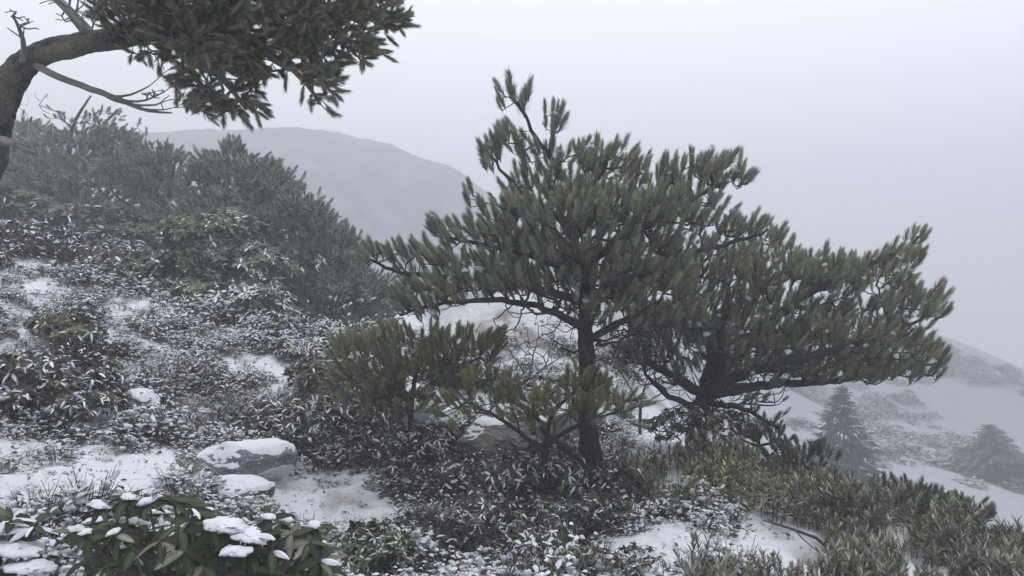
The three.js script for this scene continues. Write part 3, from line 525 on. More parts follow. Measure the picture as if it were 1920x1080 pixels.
plant({
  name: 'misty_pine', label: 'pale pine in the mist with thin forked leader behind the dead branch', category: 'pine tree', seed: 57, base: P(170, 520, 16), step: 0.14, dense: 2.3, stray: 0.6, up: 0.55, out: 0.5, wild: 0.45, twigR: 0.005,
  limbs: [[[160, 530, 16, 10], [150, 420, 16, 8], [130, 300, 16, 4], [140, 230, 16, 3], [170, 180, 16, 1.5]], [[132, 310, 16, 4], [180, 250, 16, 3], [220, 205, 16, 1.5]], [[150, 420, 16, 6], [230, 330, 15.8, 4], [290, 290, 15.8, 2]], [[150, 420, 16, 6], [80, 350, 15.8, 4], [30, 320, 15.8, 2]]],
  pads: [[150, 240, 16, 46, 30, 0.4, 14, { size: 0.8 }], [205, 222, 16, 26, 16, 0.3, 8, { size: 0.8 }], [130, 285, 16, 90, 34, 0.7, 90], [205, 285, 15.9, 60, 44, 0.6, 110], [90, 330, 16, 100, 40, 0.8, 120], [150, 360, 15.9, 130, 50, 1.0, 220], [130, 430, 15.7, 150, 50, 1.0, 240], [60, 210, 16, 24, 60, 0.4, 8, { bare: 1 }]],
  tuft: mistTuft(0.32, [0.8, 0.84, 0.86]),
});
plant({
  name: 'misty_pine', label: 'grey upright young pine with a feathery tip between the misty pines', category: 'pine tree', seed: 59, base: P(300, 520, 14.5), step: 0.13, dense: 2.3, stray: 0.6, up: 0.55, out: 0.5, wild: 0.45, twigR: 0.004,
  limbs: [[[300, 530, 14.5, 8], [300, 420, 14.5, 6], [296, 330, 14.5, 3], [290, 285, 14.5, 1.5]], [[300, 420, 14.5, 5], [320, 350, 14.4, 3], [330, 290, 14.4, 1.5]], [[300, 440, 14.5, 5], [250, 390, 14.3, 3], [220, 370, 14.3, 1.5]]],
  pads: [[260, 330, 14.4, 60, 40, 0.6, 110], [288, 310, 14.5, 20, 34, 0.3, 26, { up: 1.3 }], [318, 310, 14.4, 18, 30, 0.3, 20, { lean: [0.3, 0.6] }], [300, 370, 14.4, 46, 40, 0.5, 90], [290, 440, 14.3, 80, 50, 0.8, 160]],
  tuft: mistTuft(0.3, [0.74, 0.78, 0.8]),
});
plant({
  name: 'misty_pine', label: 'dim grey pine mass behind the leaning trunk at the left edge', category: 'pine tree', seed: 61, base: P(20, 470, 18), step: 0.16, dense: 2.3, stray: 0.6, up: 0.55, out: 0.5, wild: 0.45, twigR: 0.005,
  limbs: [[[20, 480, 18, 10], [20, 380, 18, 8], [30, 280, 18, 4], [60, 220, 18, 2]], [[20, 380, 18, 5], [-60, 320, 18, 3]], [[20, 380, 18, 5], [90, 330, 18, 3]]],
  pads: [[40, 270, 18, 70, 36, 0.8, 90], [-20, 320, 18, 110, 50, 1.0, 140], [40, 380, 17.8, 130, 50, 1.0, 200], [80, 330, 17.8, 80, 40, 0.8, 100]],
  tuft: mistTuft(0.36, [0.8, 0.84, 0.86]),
});
// ---------------------------------------------------------------- evergreen bushes at the head of the slope
const ROS_GREEN = [rosetteGeo(101, { n: 9, e0: -0.1, e1: 0.9, droop: 0.2, col: [0.12, 0.13, 0.09], snow: 0.10, w: 0.45 }), rosetteGeo(102, { n: 8, e0: -0.2, e1: 0.8, droop: 0.3, col: [0.11, 0.12, 0.09], snow: 0.22, w: 0.45 })];
const ROS_DARK = [rosetteGeo(111, { n: 8, e0: -0.5, e1: 0.6, droop: 0.35, col: [0.055, 0.05, 0.042], snow: 0.26, old: 0.35, w: 0.42 }), rosetteGeo(112, { n: 7, e0: -0.6, e1: 0.5, droop: 0.4, col: [0.05, 0.046, 0.042], snow: 0.12, old: 0.4, w: 0.42 })];
const ROS_SNOW = [rosetteGeo(121, { n: 9, e0: -0.3, e1: 0.6, droop: 0.3, col: [0.07, 0.068, 0.055], snow: 0.6, pile: 0.14, w: 0.45 }), rosetteGeo(122, { n: 8, e0: -0.4, e1: 0.6, droop: 0.3, col: [0.065, 0.06, 0.05], snow: 0.6, pile: 0.12, w: 0.45 })];
function bush(name, label, seed, px, py, d, pads, geos, size, o = {}) {
  const b = P(px, py, d), k = (v, r = 2) => [v[0], v[1], v[2], r];
  const limbs = [[[px, py + 10, d, 4], [px + 4, py - 30, d, 3]]];
  for (const q of pads.slice(0, 7)) limbs.push([[px, py - 5, d, 3], [(px + q[0]) / 2, (py + q[1]) / 2 - 4, (d + q[2]) / 2, 2.4], [q[0], q[1] + q[4] * 0.4, q[2], 1.2]]);
  return plant({ name, label, category: 'bush', seed, base: b, limbs, pads, step: 0.08, twigR: 0.0025, trunkName: 'stem', limbName: 'stem', tuft: { geos, mat: M.leaf, size: size * 0.74, crown: 'foliage', tint: o.tint ?? [1, 1, 1], singles: 0, vary: 0.08 }, up: 0.9, wild: 0.5, dense: 1.6, ...o });
}
bush('evergreen_bush', 'tall pale green bush dusted with snow below the round-topped misty pine', 201, 440, 570, 10.5, [[440, 430, 10.5, 60, 40, 0.6, 110], [390, 480, 10.3, 70, 46, 0.6, 120], [470, 500, 10.3, 80, 46, 0.6, 130], [400, 540, 10.2, 90, 36, 0.6, 110]], ROS_GREEN, 0.13, { tint: [1.2, 1.25, 1.25] });
bush('evergreen_bush', 'yellow-green bush standing left of the tall pale green bush', 202, 330, 580, 10, [[340, 440, 10, 44, 34, 0.4, 60], [310, 500, 9.9, 66, 40, 0.5, 110], [260, 520, 9.8, 60, 34, 0.5, 90], [330, 550, 9.7, 80, 30, 0.5, 90]], ROS_GREEN, 0.13, { tint: [1.3, 1.32, 1.2] });
bush('evergreen_bush', 'snow dusted green bush right on the crest of the slope', 203, 470, 620, 9.4, [[470, 560, 9.4, 80, 30, 0.5, 120], [400, 575, 9.3, 66, 30, 0.4, 90], [520, 590, 9.2, 40, 24, 0.3, 50], [450, 600, 9.2, 90, 22, 0.4, 90]], [ROS_GREEN[1], ROS_SNOW[1]], 0.12);
bush('evergreen_bush', 'snowy grey bush under the pale misty pine at the top left of the slope', 204, 150, 520, 11, [[150, 455, 11, 90, 34, 0.6, 120], [60, 440, 11, 80, 34, 0.6, 100], [230, 480, 10.8, 60, 30, 0.5, 80], [100, 490, 10.6, 110, 26, 0.6, 110]], [ROS_GREEN[1], ROS_DARK[0]], 0.13, { tint: [0.85, 0.85, 0.9] });
bush('misty_thicket', 'dim grey thicket behind the crest at the left edge, below the pale misty pine', 205, 60, 480, 13, [[40, 400, 13, 110, 40, 0.8, 150], [-30, 385, 13, 90, 40, 0.8, 90], [170, 420, 12.6, 90, 40, 0.8, 140], [90, 450, 12, 120, 30, 0.8, 150], [250, 450, 12, 60, 30, 0.6, 80], [-20, 450, 12, 80, 34, 0.7, 90]], [ROS_DARK[1], ROS_GREEN[0]], 0.17, { tint: [0.9, 0.92, 0.95] });
// ---------------------------------------------------------------- dark thickets on the slope
bush('dark_shrub', 'large dark leafless looking thicket above the snow-capped boulder', 211, 560, 870, 6.6, [[520, 800, 6.5, 80, 50, 0.5, 150], [600, 790, 6.5, 80, 56, 0.5, 170], [650, 840, 6.3, 70, 40, 0.4, 120], [470, 780, 6.6, 50, 36, 0.4, 70], [560, 850, 6.2, 90, 24, 0.3, 80], [680, 780, 6.5, 50, 44, 0.4, 90]], ROS_DARK, 0.085, { bareFrac: 0.25 });
bush('dark_shrub', 'dark green shrub hanging over the thicket beside the low young pine', 212, 650, 800, 7.2, [[640, 715, 7.1, 60, 36, 0.4, 100], [590, 700, 7.2, 50, 30, 0.4, 70], [690, 760, 7, 40, 40, 0.3, 60]], [ROS_DARK[1], ROS_GREEN[0]], 0.085, { tint: [0.8, 0.8, 0.8] });
bush('dark_shrub', 'dark shrub with snow on its upper leaves at the left edge of the slope', 213, 80, 770, 5.8, [[60, 690, 5.8, 90, 30, 0.4, 120], [150, 710, 5.8, 70, 26, 0.35, 80], [40, 740, 5.6, 80, 26, 0.35, 90], [170, 750, 5.6, 60, 20, 0.3, 60]], ROS_DARK, 0.085);
bush('dark_shrub', 'small dark shrub with olive leaves on the upper part of the snowy slope', 214, 110, 640, 7, [[110, 605, 7, 50, 20, 0.3, 60], [150, 625, 6.9, 40, 16, 0.25, 40]], [ROS_DARK[0], ROS_GREEN[0]], 0.085, { tint: [0.95, 0.95, 0.8] });
bush('dark_shrub', 'rounded snow covered shrub on the crest left of the low young pine', 215, 540, 690, 8.2, [[500, 640, 8.2, 66, 24, 0.4, 90], [570, 655, 8.1, 60, 24, 0.4, 90], [610, 680, 8, 40, 20, 0.3, 50], [450, 650, 8.2, 40, 18, 0.3, 40]], [ROS_SNOW[1], ROS_DARK[0]], 0.085);
bush('dark_shrub', 'brownish bare shrub right of the thicket, before the boulders behind', 216, 800, 890, 5.7, [[800, 835, 5.7, 60, 40, 0.35, 80], [760, 860, 5.6, 40, 30, 0.3, 50], [840, 870, 5.6, 40, 26, 0.3, 50]], ROS_DARK, 0.07, { bareFrac: 0.45 });
bush('dark_shrub', 'dark brush hiding the foot of the low broad pine', 228, 1320, 825, 6.1, [[1290, 785, 6.1, 60, 26, 0.3, 80], [1370, 795, 6.1, 60, 22, 0.3, 70], [1240, 800, 6, 40, 22, 0.25, 50], [1330, 770, 6.2, 40, 26, 0.2, 40]], [ROS_DARK[1]], 0.07, { bareFrac: 0.4 });
bush('dark_shrub', 'dark low shrub left against the foot of the middle trunk', 217, 1010, 905, 5.3, [[1010, 865, 5.3, 60, 30, 0.3, 70], [960, 885, 5.2, 50, 24, 0.3, 60], [1060, 890, 5.2, 40, 22, 0.25, 40]], ROS_DARK, 0.07, { bareFrac: 0.35 });
bush('green_shrub', 'small green shrub on the snowy path right of the rhododendron', 218, 710, 1050, 3.9, [[690, 1010, 3.9, 46, 30, 0.15, 60], [740, 1025, 3.85, 40, 26, 0.15, 50], [680, 1040, 3.8, 34, 18, 0.12, 30]], [ROS_GREEN[1], ROS_DARK[0]], 0.05, { tint: [0.8, 0.85, 0.75], twigR: 0.0015 });
// bare twiggy shrubs
function bareShrub(label, seed, px, py, d, pads, o = {}) {
  const limbs = [[[px, py + 6, d, 3], [px + 2, py - 14, d, 2.5]]];
  for (const q of pads) limbs.push([[px, py - 4, d, 2.2], [(px * 0.6 + q[0] * 0.4), (py * 0.5 + q[1] * 0.5), (d + q[2]) / 2, 1.6], [q[0], q[1], q[2], 1]]);
  return plant({ name: 'bare_shrub', label, category: 'shrub', seed, base: P(px, py, d), limbs, pads, step: 0.05, twigR: 0.0016, trunkName: 'stem', limbName: 'stem', barkCol: [0.10, 0.09, 0.088], tuft: { geos: [ROS_DARK[1], ROS_DARK[0], ROS_DARK[1]], mat: M.leaf, size: 0.032, crown: 'foliage', tint: [1, 1, 1], singles: 0 }, up: 0.9, wild: 0.4, bareFrac: 0.75, ...o });
}
bareShrub('bare grey twiggy shrub fanning low over the snow at bottom centre', 221, 880, 1030, 4.3, [[800, 960, 4.3, 50, 26, 0.2, 60], [870, 955, 4.25, 50, 30, 0.2, 70], [940, 975, 4.2, 50, 28, 0.2, 60], [990, 1000, 4.2, 40, 24, 0.2, 40], [770, 1000, 4.2, 40, 16, 0.15, 30]]);
bareShrub('frosted twiggy shrub in front of the middle pine foot', 222, 1090, 1000, 4.6, [[1040, 950, 4.6, 46, 24, 0.2, 50], [1110, 945, 4.6, 50, 26, 0.2, 60], [1160, 960, 4.5, 40, 24, 0.2, 40]], { bareFrac: 0.5 });
bareShrub('thin bare bush in front of the round snowy boulder behind the thicket', 223, 740, 830, 6.6, [[720, 770, 6.6, 36, 40, 0.25, 60], [760, 760, 6.6, 36, 44, 0.25, 60], [690, 790, 6.5, 30, 30, 0.2, 40]], { bareFrac: 0.9 });
bareShrub('bare shrub at the right foot of the middle trunk', 224, 1190, 900, 5.7, [[1180, 850, 5.7, 40, 30, 0.2, 50], [1220, 870, 5.6, 36, 26, 0.2, 40]], { bareFrac: 0.7 });
bareShrub('tangle of thin grey twigs behind the fork of the low broad pine', 226, 1200, 770, 7.6, [[1150, 680, 7.6, 60, 40, 0.3, 90], [1220, 690, 7.5, 60, 40, 0.3, 90], [1270, 720, 7.4, 40, 30, 0.3, 50], [1110, 720, 7.6, 40, 30, 0.3, 40]], { bareFrac: 0.8, twigR: 0.003 });
bareShrub('grey twiggy bush on the snowy hump just left of the middle trunk', 227, 990, 720, 8.2, [[950, 650, 8.2, 50, 34, 0.3, 70], [1010, 630, 8.2, 50, 40, 0.3, 80], [1050, 670, 8, 40, 36, 0.3, 60], [900, 680, 8.1, 40, 24, 0.3, 40]], { bareFrac: 0.75, twigR: 0.003 });
bareShrub('frosted twiggy shrub in the middle of the snowy slope', 231, 330, 735, 6.6, [[300, 700, 6.6, 46, 22, 0.25, 60], [360, 690, 6.6, 46, 24, 0.25, 60], [330, 720, 6.5, 60, 18, 0.25, 50]], { bareFrac: 0.6, twigR: 0.003, barkCol: [0.22, 0.21, 0.21] });
bareShrub('pale twig tangle above the blue-grey boulder, left of the dark thicket', 232, 410, 780, 6.2, [[390, 745, 6.2, 46, 24, 0.25, 60], [440, 750, 6.2, 40, 24, 0.25, 50], [360, 770, 6.1, 40, 18, 0.2, 40]], { bareFrac: 0.6, twigR: 0.003, barkCol: [0.20, 0.19, 0.19] });
bareShrub('frost covered low twigs on the upper slope under the green bushes', 233, 330, 640, 8, [[300, 612, 8, 60, 20, 0.3, 70], [380, 625, 8, 60, 20, 0.3, 70], [240, 610, 8, 50, 18, 0.3, 50]], { bareFrac: 0.6, twigR: 0.0035, barkCol: [0.22, 0.21, 0.21] });
bareShrub('dark twiggy brush between the yellowish young pine and the middle trunk', 234, 1040, 915, 5.15, [[1000, 860, 5.1, 50, 30, 0.25, 70], [1060, 850, 5.2, 40, 34, 0.25, 60], [950, 850, 5.1, 40, 30, 0.25, 50], [1150, 860, 5.3, 36, 36, 0.2, 40]], { bareFrac: 0.8, twigR: 0.0025, barkCol: [0.05, 0.045, 0.045] });
bareShrub('leafy frosted shrub along the bottom edge right of centre', 225, 1100, 1090, 3.7, [[1000, 1050, 3.7, 60, 22, 0.15, 60], [1100, 1045, 3.7, 60, 24, 0.15, 70], [1200, 1050, 3.7, 50, 24, 0.15, 50]], { bareFrac: 0.4 });

// ---------------------------------------------------------------- boulders under snow
function boulder(label, seed, px, py, d, sx, sy, sz, turn, o = {}) {
  const R = P(px, py, d), T = thing('boulder', label, 'boulder', R), r = mulberry(seed), s = r() * 50;
  const g0 = new THREE.IcosahedronGeometry(1, 24), pos = g0.attributes.position, e = o.square ?? 3;
  const stone = new MB(), cap = new MB(), q = V(0, 0, 0), ca = Math.cos(turn), sa = Math.sin(turn);
  const planes = []; for (let k = 0; k < 16; k++) planes.push([V(r() * 2 - 1, (r() * 2 - 1) * 0.8, r() * 2 - 1).normalize(), 0.72 + 0.35 * r()]);
  const shape = (u) => {
    let k = Math.pow(Math.pow(Math.abs(u.x), e) + Math.pow(Math.abs(u.y), e) + Math.pow(Math.abs(u.z), e), -1 / e);
    for (const [pn, pd] of planes) { const c = u.dot(pn); if (c > 0.05) k = Math.min(k, pd / c); }
    const n = 1 + 0.35 * (o.rough ?? 0.2) * (fbm(u.x * 1.4 + s, u.y * 1.4, u.z * 1.4, 4)) + 0.05 * fbm(u.x * 7 + s, u.y * 7, u.z * 7, 3);
    const x = u.x * k * n * sx, y = u.y * k * n * sy, z = u.z * k * n * sz;
    return V(x * ca + z * sa, y, -x * sa + z * ca);
  };
  const pts = []; for (let k = 0; k < pos.count; k++) pts.push(shape(q.fromBufferAttribute(pos, k).normalize().clone()));
  const nr = (k) => { const u = V(0, 0, 0).fromBufferAttribute(pos, k).normalize(), a = Math.abs(u.y) < 0.9 ? V(0, 1, 0) : V(1, 0, 0), t = u.clone().cross(a).normalize(), b = u.clone().cross(t), h = 0.03; return shape(u.clone().addScaledVector(t, h).normalize()).sub(shape(u.clone().addScaledVector(t, -h).normalize())).cross(shape(u.clone().addScaledVector(b, h).normalize()).sub(shape(u.clone().addScaledVector(b, -h).normalize()))).normalize(); };
  const thick = o.snow ?? 0.04, col = o.col ?? [0.16, 0.17, 0.18];
  for (let k = 0; k < pos.count; k++) {
    const n = nr(k), p = pts[k], g = 0.7 + 0.9 * fbm(p.x * 6 + s, p.y * 6, p.z * 6, 4), li = smooth(0.05, 0.25, fbm(p.x * 9, p.y * 9 + s, p.z * 9, 3)) * 0.35;
    stone.v(p, n, p.x + p.y, p.z + p.y, [lerp(col[0] * g, 0.24, li), lerp(col[1] * g, 0.25, li), lerp(col[2] * g, 0.2, li)]);
    const t = smooth(o.line ?? 0.3, (o.line ?? 0.3) + 0.45, n.y + 0.5 * fbm(p.x * 5, p.z * 5, p.y * 5 + s, 3));
    cap.v(p.clone().multiplyScalar(0.985).add(V(0, t * thick * (1 + 0.8 * fbm(p.x * 4, 3, p.z * 4, 2)) - (1 - t) * 0.01, 0)), n, p.x, p.z, SNOW);
  }
  for (let k = 0; k < pos.count; k++) { stone.i.push(k); cap.i.push(k); }
  stone.build('stone', M.stone, T); const gm = cap.geo(); const cm = shade(new THREE.Mesh(gm, M.snow)); cm.name = 'snow_cap'; T.add(cm);
  return T;
}
boulder('blue-grey flat boulder with white snow cap beside the path', 301, 462, 868, 5.4, 0.35, 0.16, 0.26, 0.25, { square: 3, snow: 0.028, line: 0.5, rough: 0.45, col: [0.20, 0.22, 0.25] });
boulder('long olive-grey stone slab below the blue-grey boulder', 302, 455, 922, 5.0, 0.21, 0.06, 0.15, 0.1, { square: 5, snow: 0.03, rough: 0.12, line: 0.5, col: [0.15, 0.15, 0.11] });
boulder('round white snow-covered boulder behind the thicket, left of the middle trunk', 303, 786, 770, 7.2, 0.28, 0.2, 0.24, 0.4, { snow: 0.06, line: -0.1, col: [0.25, 0.26, 0.28] });
boulder('snowy broken rocks just right of the round white boulder', 304, 870, 790, 7.0, 0.22, 0.15, 0.2, -0.3, { snow: 0.03, line: 0.25, rough: 0.4, col: [0.18, 0.17, 0.17] });
boulder('brownish grey rounded rock face behind the middle trunk foot', 305, 925, 840, 6.3, 0.34, 0.24, 0.3, 0.1, { snow: 0.012, line: 0.6, rough: 0.25, col: [0.24, 0.22, 0.21] });
boulder('pale rock framed between the leaning stick and the middle trunk', 306, 1052, 810, 6.6, 0.22, 0.26, 0.2, 0.6, { snow: 0.015, line: 0.5, rough: 0.35, col: [0.36, 0.37, 0.32] });
boulder('small bluish rock half buried in the middle of the snowy slope', 307, 264, 752, 6.2, 0.14, 0.075, 0.12, 0.2, { square: 4, snow: 0.025, line: 0.35, col: [0.26, 0.29, 0.30] });

// ---------------------------------------------------------------- rhododendrons in the foreground: every leaf on its own
const LEAVES = [];
{
  const r = mulberry(77), cols = [[0.018, 0.026, 0.012], [0.028, 0.040, 0.018], [0.040, 0.050, 0.026], [0.022, 0.022, 0.014], [0.10, 0.095, 0.07], [0.16, 0.15, 0.12]];
  for (let k = 0; k < 12; k++) {
    const mb = new MB(), c = cols[k % 6];
    const L = 1, W = 0.27 + 0.07 * r(), dr = 0.12 + 0.25 * r();
    const NS = 9, start = 0;
    for (let j = 0; j <= NS; j++) { // denser blade than MB.leaf: smooth outline, creased midrib, curled edge
      const t = j / NS, w = W * 0.5 * Math.pow(Math.sin(Math.PI * clamp(Math.pow(t, 0.85) * 0.97 + 0.02)), 0.75) + (j === 0 ? 0.012 : 0), y = -dr * t * t;
      for (let s = -2; s <= 2; s++) { const q = s / 2; mb.v(V(t * L, y + Math.abs(q) * w * 0.35 - (Math.abs(s) === 2 ? w * 0.22 : 0) + 0.01 * Math.sin(t * 9 + k), q * w), V(0, 1, q * -0.3).normalize(), q, t, s === 0 ? c.map((x) => x * 1.6) : c); }
    }
    for (let j = 0; j < NS; j++) for (let s = 0; s < 4; s++) { const a = j * 5 + s; mb.i.push(a, a + 1, a + 5, a + 1, a + 6, a + 5); }
    const sn = new MB();
    for (let j = 0; j <= NS; j++) {
      const t = lerp(0.08, 0.97, j / NS), w = W * 0.5 * Math.pow(Math.sin(Math.PI * clamp(Math.pow(t, 0.85) * 0.97 + 0.02)), 0.75) * 0.98, y = -dr * t * t, hh = (0.07 + 0.02 * Math.sin(t * 11 + k)) * Math.sin(Math.PI * clamp(j / NS * 0.9 + 0.05));
      for (let s = -2; s <= 2; s++) { const q = s / 2; sn.v(V(t * L, y + (Math.abs(s) === 2 ? w * 0.12 : 0.02 + hh * (s === 0 ? 1 : 0.8)), q * w), V(0, 1, 0), q * 0.03, t * 0.1, SNOW); }
    }
    for (let j = 0; j < NS; j++) for (let s = 0; s < 4; s++) { const a = j * 5 + s; sn.i.push(a, a + 1, a + 5, a + 1, a + 6, a + 5); }
    const g = mb.geo(), gs = sn.geo(); g.computeVertexNormals(); gs.computeVertexNormals(); LEAVES.push([g, gs]);
  }
}
function rhododendron(label, seed, base, whorls, o = {}) {
  const T = thing('rhododendron', label, 'bush', base), r = mulberry(seed); let singles = 0, snowy = 0; const rest = new Map();
  const stems = new MB();
  for (const [px, py, d, tilt, snowP, ll = 1, dead = 0] of whorls) {
    const p = P(px, py, d).sub(base), root = V(p.x * 0.25 + (r() - 0.5) * 0.1, Math.min(-0.1, p.y - 0.5), p.z * 0.4), mid = root.clone().lerp(p, 0.6).add(V((r() - 0.5) * 0.08, -0.03, (r() - 0.5) * 0.08));
    stems.tube([root, mid, p.clone().lerp(mid, 0.3), p], [0.008, 0.006, 0.005, 0.004], 5, [0.09, 0.07, 0.055]);
    const n = 7 + Math.floor(r() * 4), axis = V(tilt[0] + (r() - 0.5) * 0.3, 1, tilt[1] + (r() - 0.5) * 0.3).normalize(), qa = new THREE.Quaternion().setFromUnitVectors(UPV, axis);
    const a0 = r() * 6.3;
    for (let k = 0; k < n; k++) {
      const el = lerp(o.e0 ?? -0.5, o.e1 ?? 0.35, r()), L = (0.075 + 0.03 * r()) * ll, v = dead && r() < dead ? [4, 5, 10, 11][Math.floor(r() * 4)] : [0, 1, 2, 3, 6, 7, 8, 9][Math.floor(r() * 8)];
      const q = qa.clone().multiply(new THREE.Quaternion().setFromAxisAngle(UPV, a0 + k * 6.283 / n + (r() - 0.5) * 0.4)).multiply(new THREE.Quaternion().setFromAxisAngle(V(0, 0, 1), el)).multiply(new THREE.Quaternion().setFromAxisAngle(V(1, 0, 0), (r() - 0.5) * 1.2));
      const mtx = new THREE.Matrix4().compose(p.clone().addScaledVector(axis, -0.012 * r()), q, V(L, L, L));
      const upness = V(0, 1, 0).applyQuaternion(q).y, snow = r() < snowP && upness > 0.78;
      if (singles < 300) {
        singles++; const m = shade(new THREE.Mesh(LEAVES[v][0], M.leaf)); m.name = 'leaf'; mtx.decompose(m.position, m.quaternion, m.scale); T.add(m);
        if (snow) { const s = shade(new THREE.Mesh(LEAVES[v][1], M.snow)); s.name = 'snow'; m.add(s); }
      } else { if (!rest.has(v)) rest.set(v, [[], []]); rest.get(v)[0].push(mtx); if (snow) rest.get(v)[1].push(mtx); }
    }
  }
  for (const [v, [a, b]] of rest) { instanced('foliage', LEAVES[v][0], M.leaf, a, null, T); if (b.length) instanced('snow', LEAVES[v][1], M.snow, b, null, T); }
  stems.build('stem', M.twig, T);
  for (const [px, py, d, sx, sy, sz, turn] of o.caps ?? []) { // lumps of snow lying over several leaves
    const g = new THREE.IcosahedronGeometry(1, 22), mb = new MB(), q = V(0, 0, 0), p = P(px, py, d).sub(base), pos = g.attributes.position;
    for (let k = 0; k < pos.count; k++) { q.fromBufferAttribute(pos, k).normalize(); const f = 1 + 0.8 * fbm(q.x * 1.7 + px, q.y * 0.6, q.z * 1.7, 3) + 0.10 * fbm(q.x * 7 + px, q.y * 2, q.z * 7, 2); let x = q.x * sx * f, y = q.y * sy * f * (q.y < 0 ? 0.5 : 1) - 0.25 * sy * Math.pow(Math.abs(q.x), 2.5), z = q.z * sz * f; mb.v(V(p.x + x, p.y + y + x * turn, p.z + z), q, x, z, SNOW); mb.i.push(k); }
    const gg = mb.geo(); const merged = gg; merged.computeVertexNormals();
    const nn = merged.attributes.normal; for (let k = 0; k < pos.count; k++) { q.fromBufferAttribute(pos, k).normalize(); const m = V(q.x / sx, q.y / sy, q.z / sz).normalize(); nn.setXYZ(k, m.x, m.y, m.z); }
    const m = shade(new THREE.Mesh(merged, M.snow)); m.name = 'snow'; T.add(m);
  }
  return T;
}
{
  const W = [], r = mulberry(88), add = (px, py, d, tx, tz, s, l, dead) => W.push([px, py, d, [tx, tz], s, l, dead]);
  // top edge of the bush, snow laden
  for (const [x, y] of [[190, 950], [235, 935], [280, 945], [325, 935], [360, 950]]) add(x, y, 2.6, (x - 280) / 300, 0.3, 0.1, 1.0, 0.05);
  for (const [x, y] of [[400, 985], [440, 1000], [480, 1000], [420, 1025], [470, 1035], [510, 1030]]) add(x, y, 2.5, 0.1, 0.5, 0.1, 1.0, 0.05);
  for (const [x, y] of [[545, 1000], [580, 1015], [560, 1045], [600, 1050]]) add(x, y, 2.55, 0.4, 0.4, 0.12, 0.95, 0.25);
  // front face: dark, drooping leaves
  for (const [x, y] of [[165, 1000], [215, 1000], [250, 1030], [300, 1010], [345, 1030], [200, 1060], [280, 1070], [160, 1050], [380, 1060], [330, 1085], [240, 1100], [420, 1080], [480, 1085], [530, 1075]]) add(x, y, 2.42 + 0.1 * r(), (x - 300) / 500, 0.7, 0.04, 1, 0.09);
  for (let k = 0; k < 60; k++) add(145 + 465 * r(), 960 + 150 * r(), 2.6 + 0.45 * r(), 0, 0.2, 0.05, 1, 0.08);
  rhododendron('snow laden dark rhododendron bush at the bottom left foreground', 401, V(-1.05, 0.2, -2.6), W, { caps: [[425, 985, 2.5, 0.065, 0.024, 0.065, -0.1], [470, 1003, 2.5, 0.06, 0.018, 0.06, -0.25], [440, 1035, 2.42, 0.045, 0.016, 0.04, 0], ...W.filter(() => r() < 0.7).map(([x, y, d]) => [x + 18 * r() - 9, y - 3, d, 0.014 + 0.045 * r() * r(), 0.009 + 0.006 * r(), 0.02 + 0.02 * r(), 0.4 * r() - 0.2]).filter((c) => c[1] < 965 + 70 * r())] });
  const W2 = [];
  for (const [x, y, s] of [[20, 975, 0.6], [60, 985, 0.4], [-30, 990, 0.6], [40, 1020, 0.8], [0, 1040, 0.7], [60, 1060, 0.7], [-20, 1080, 0.6], [40, 1090, 0.6]]) W2.push([x, y, 2.7, [0, 0.4], s, 1, 0.15]);
  rhododendron('snowy rhododendron cut by the left edge at the bottom corner', 402, V(-1.85, 0.25, -2.75), W2, { e0: -0.2, e1: 0.7, caps: [[30, 1030, 2.65, 0.1, 0.02, 0.06, -0.1], [60, 1065, 2.6, 0.08, 0.02, 0.05, 0]] });
  rhododendron('pair of bright olive-green leaves sticking out of the snow by the path', 403, P(515, 990, 3.3), [[505, 968, 3.3, [0.2, 0.6], 0.1, 0.62, 1]], { e0: 0.1, e1: 0.9 });
  rhododendron('yellow-green seedling left of the flat boulder', 404, P(350, 900, 4.9), [[345, 878, 4.9, [0, 0.4], 0.15, 0.9, 1], [362, 886, 4.85, [0.2, 0.4], 0.1, 0.8, 1]], { e0: 0, e1: 0.9 });
}

// ---------------------------------------------------------------- ground cover nobody could count
const CL = {
  white: [clumpGeo(501, 60, 0.95, [0.06, 0.055, 0.048], 0.2, 0.17, 0.05, 4), clumpGeo(502, 56, 0.85, [0.055, 0.05, 0.042], 0.18, 0.2, 0.048, 3)],
  mixed: [clumpGeo(503, 64, 0.8, [0.05, 0.045, 0.038], 0.2, 0.22, 0.05, 2), clumpGeo(504, 60, 0.66, [0.065, 0.062, 0.045], 0.2, 0.2, 0.05, 1)],
  dark: [clumpGeo(505, 60, 0.36, [0.04, 0.035, 0.031], 0.2, 0.24, 0.05), clumpGeo(506, 60, 0.15, [0.04, 0.036, 0.03], 0.2, 0.24, 0.06)],
};
const blobs = (x, y, list) => { let s = 0; for (const [cx, cy, rx, ry, w = 1] of list) s += w * Math.exp(-(((x - cx) / rx) ** 2) - ((y - cy) / ry) ** 2); return s; };
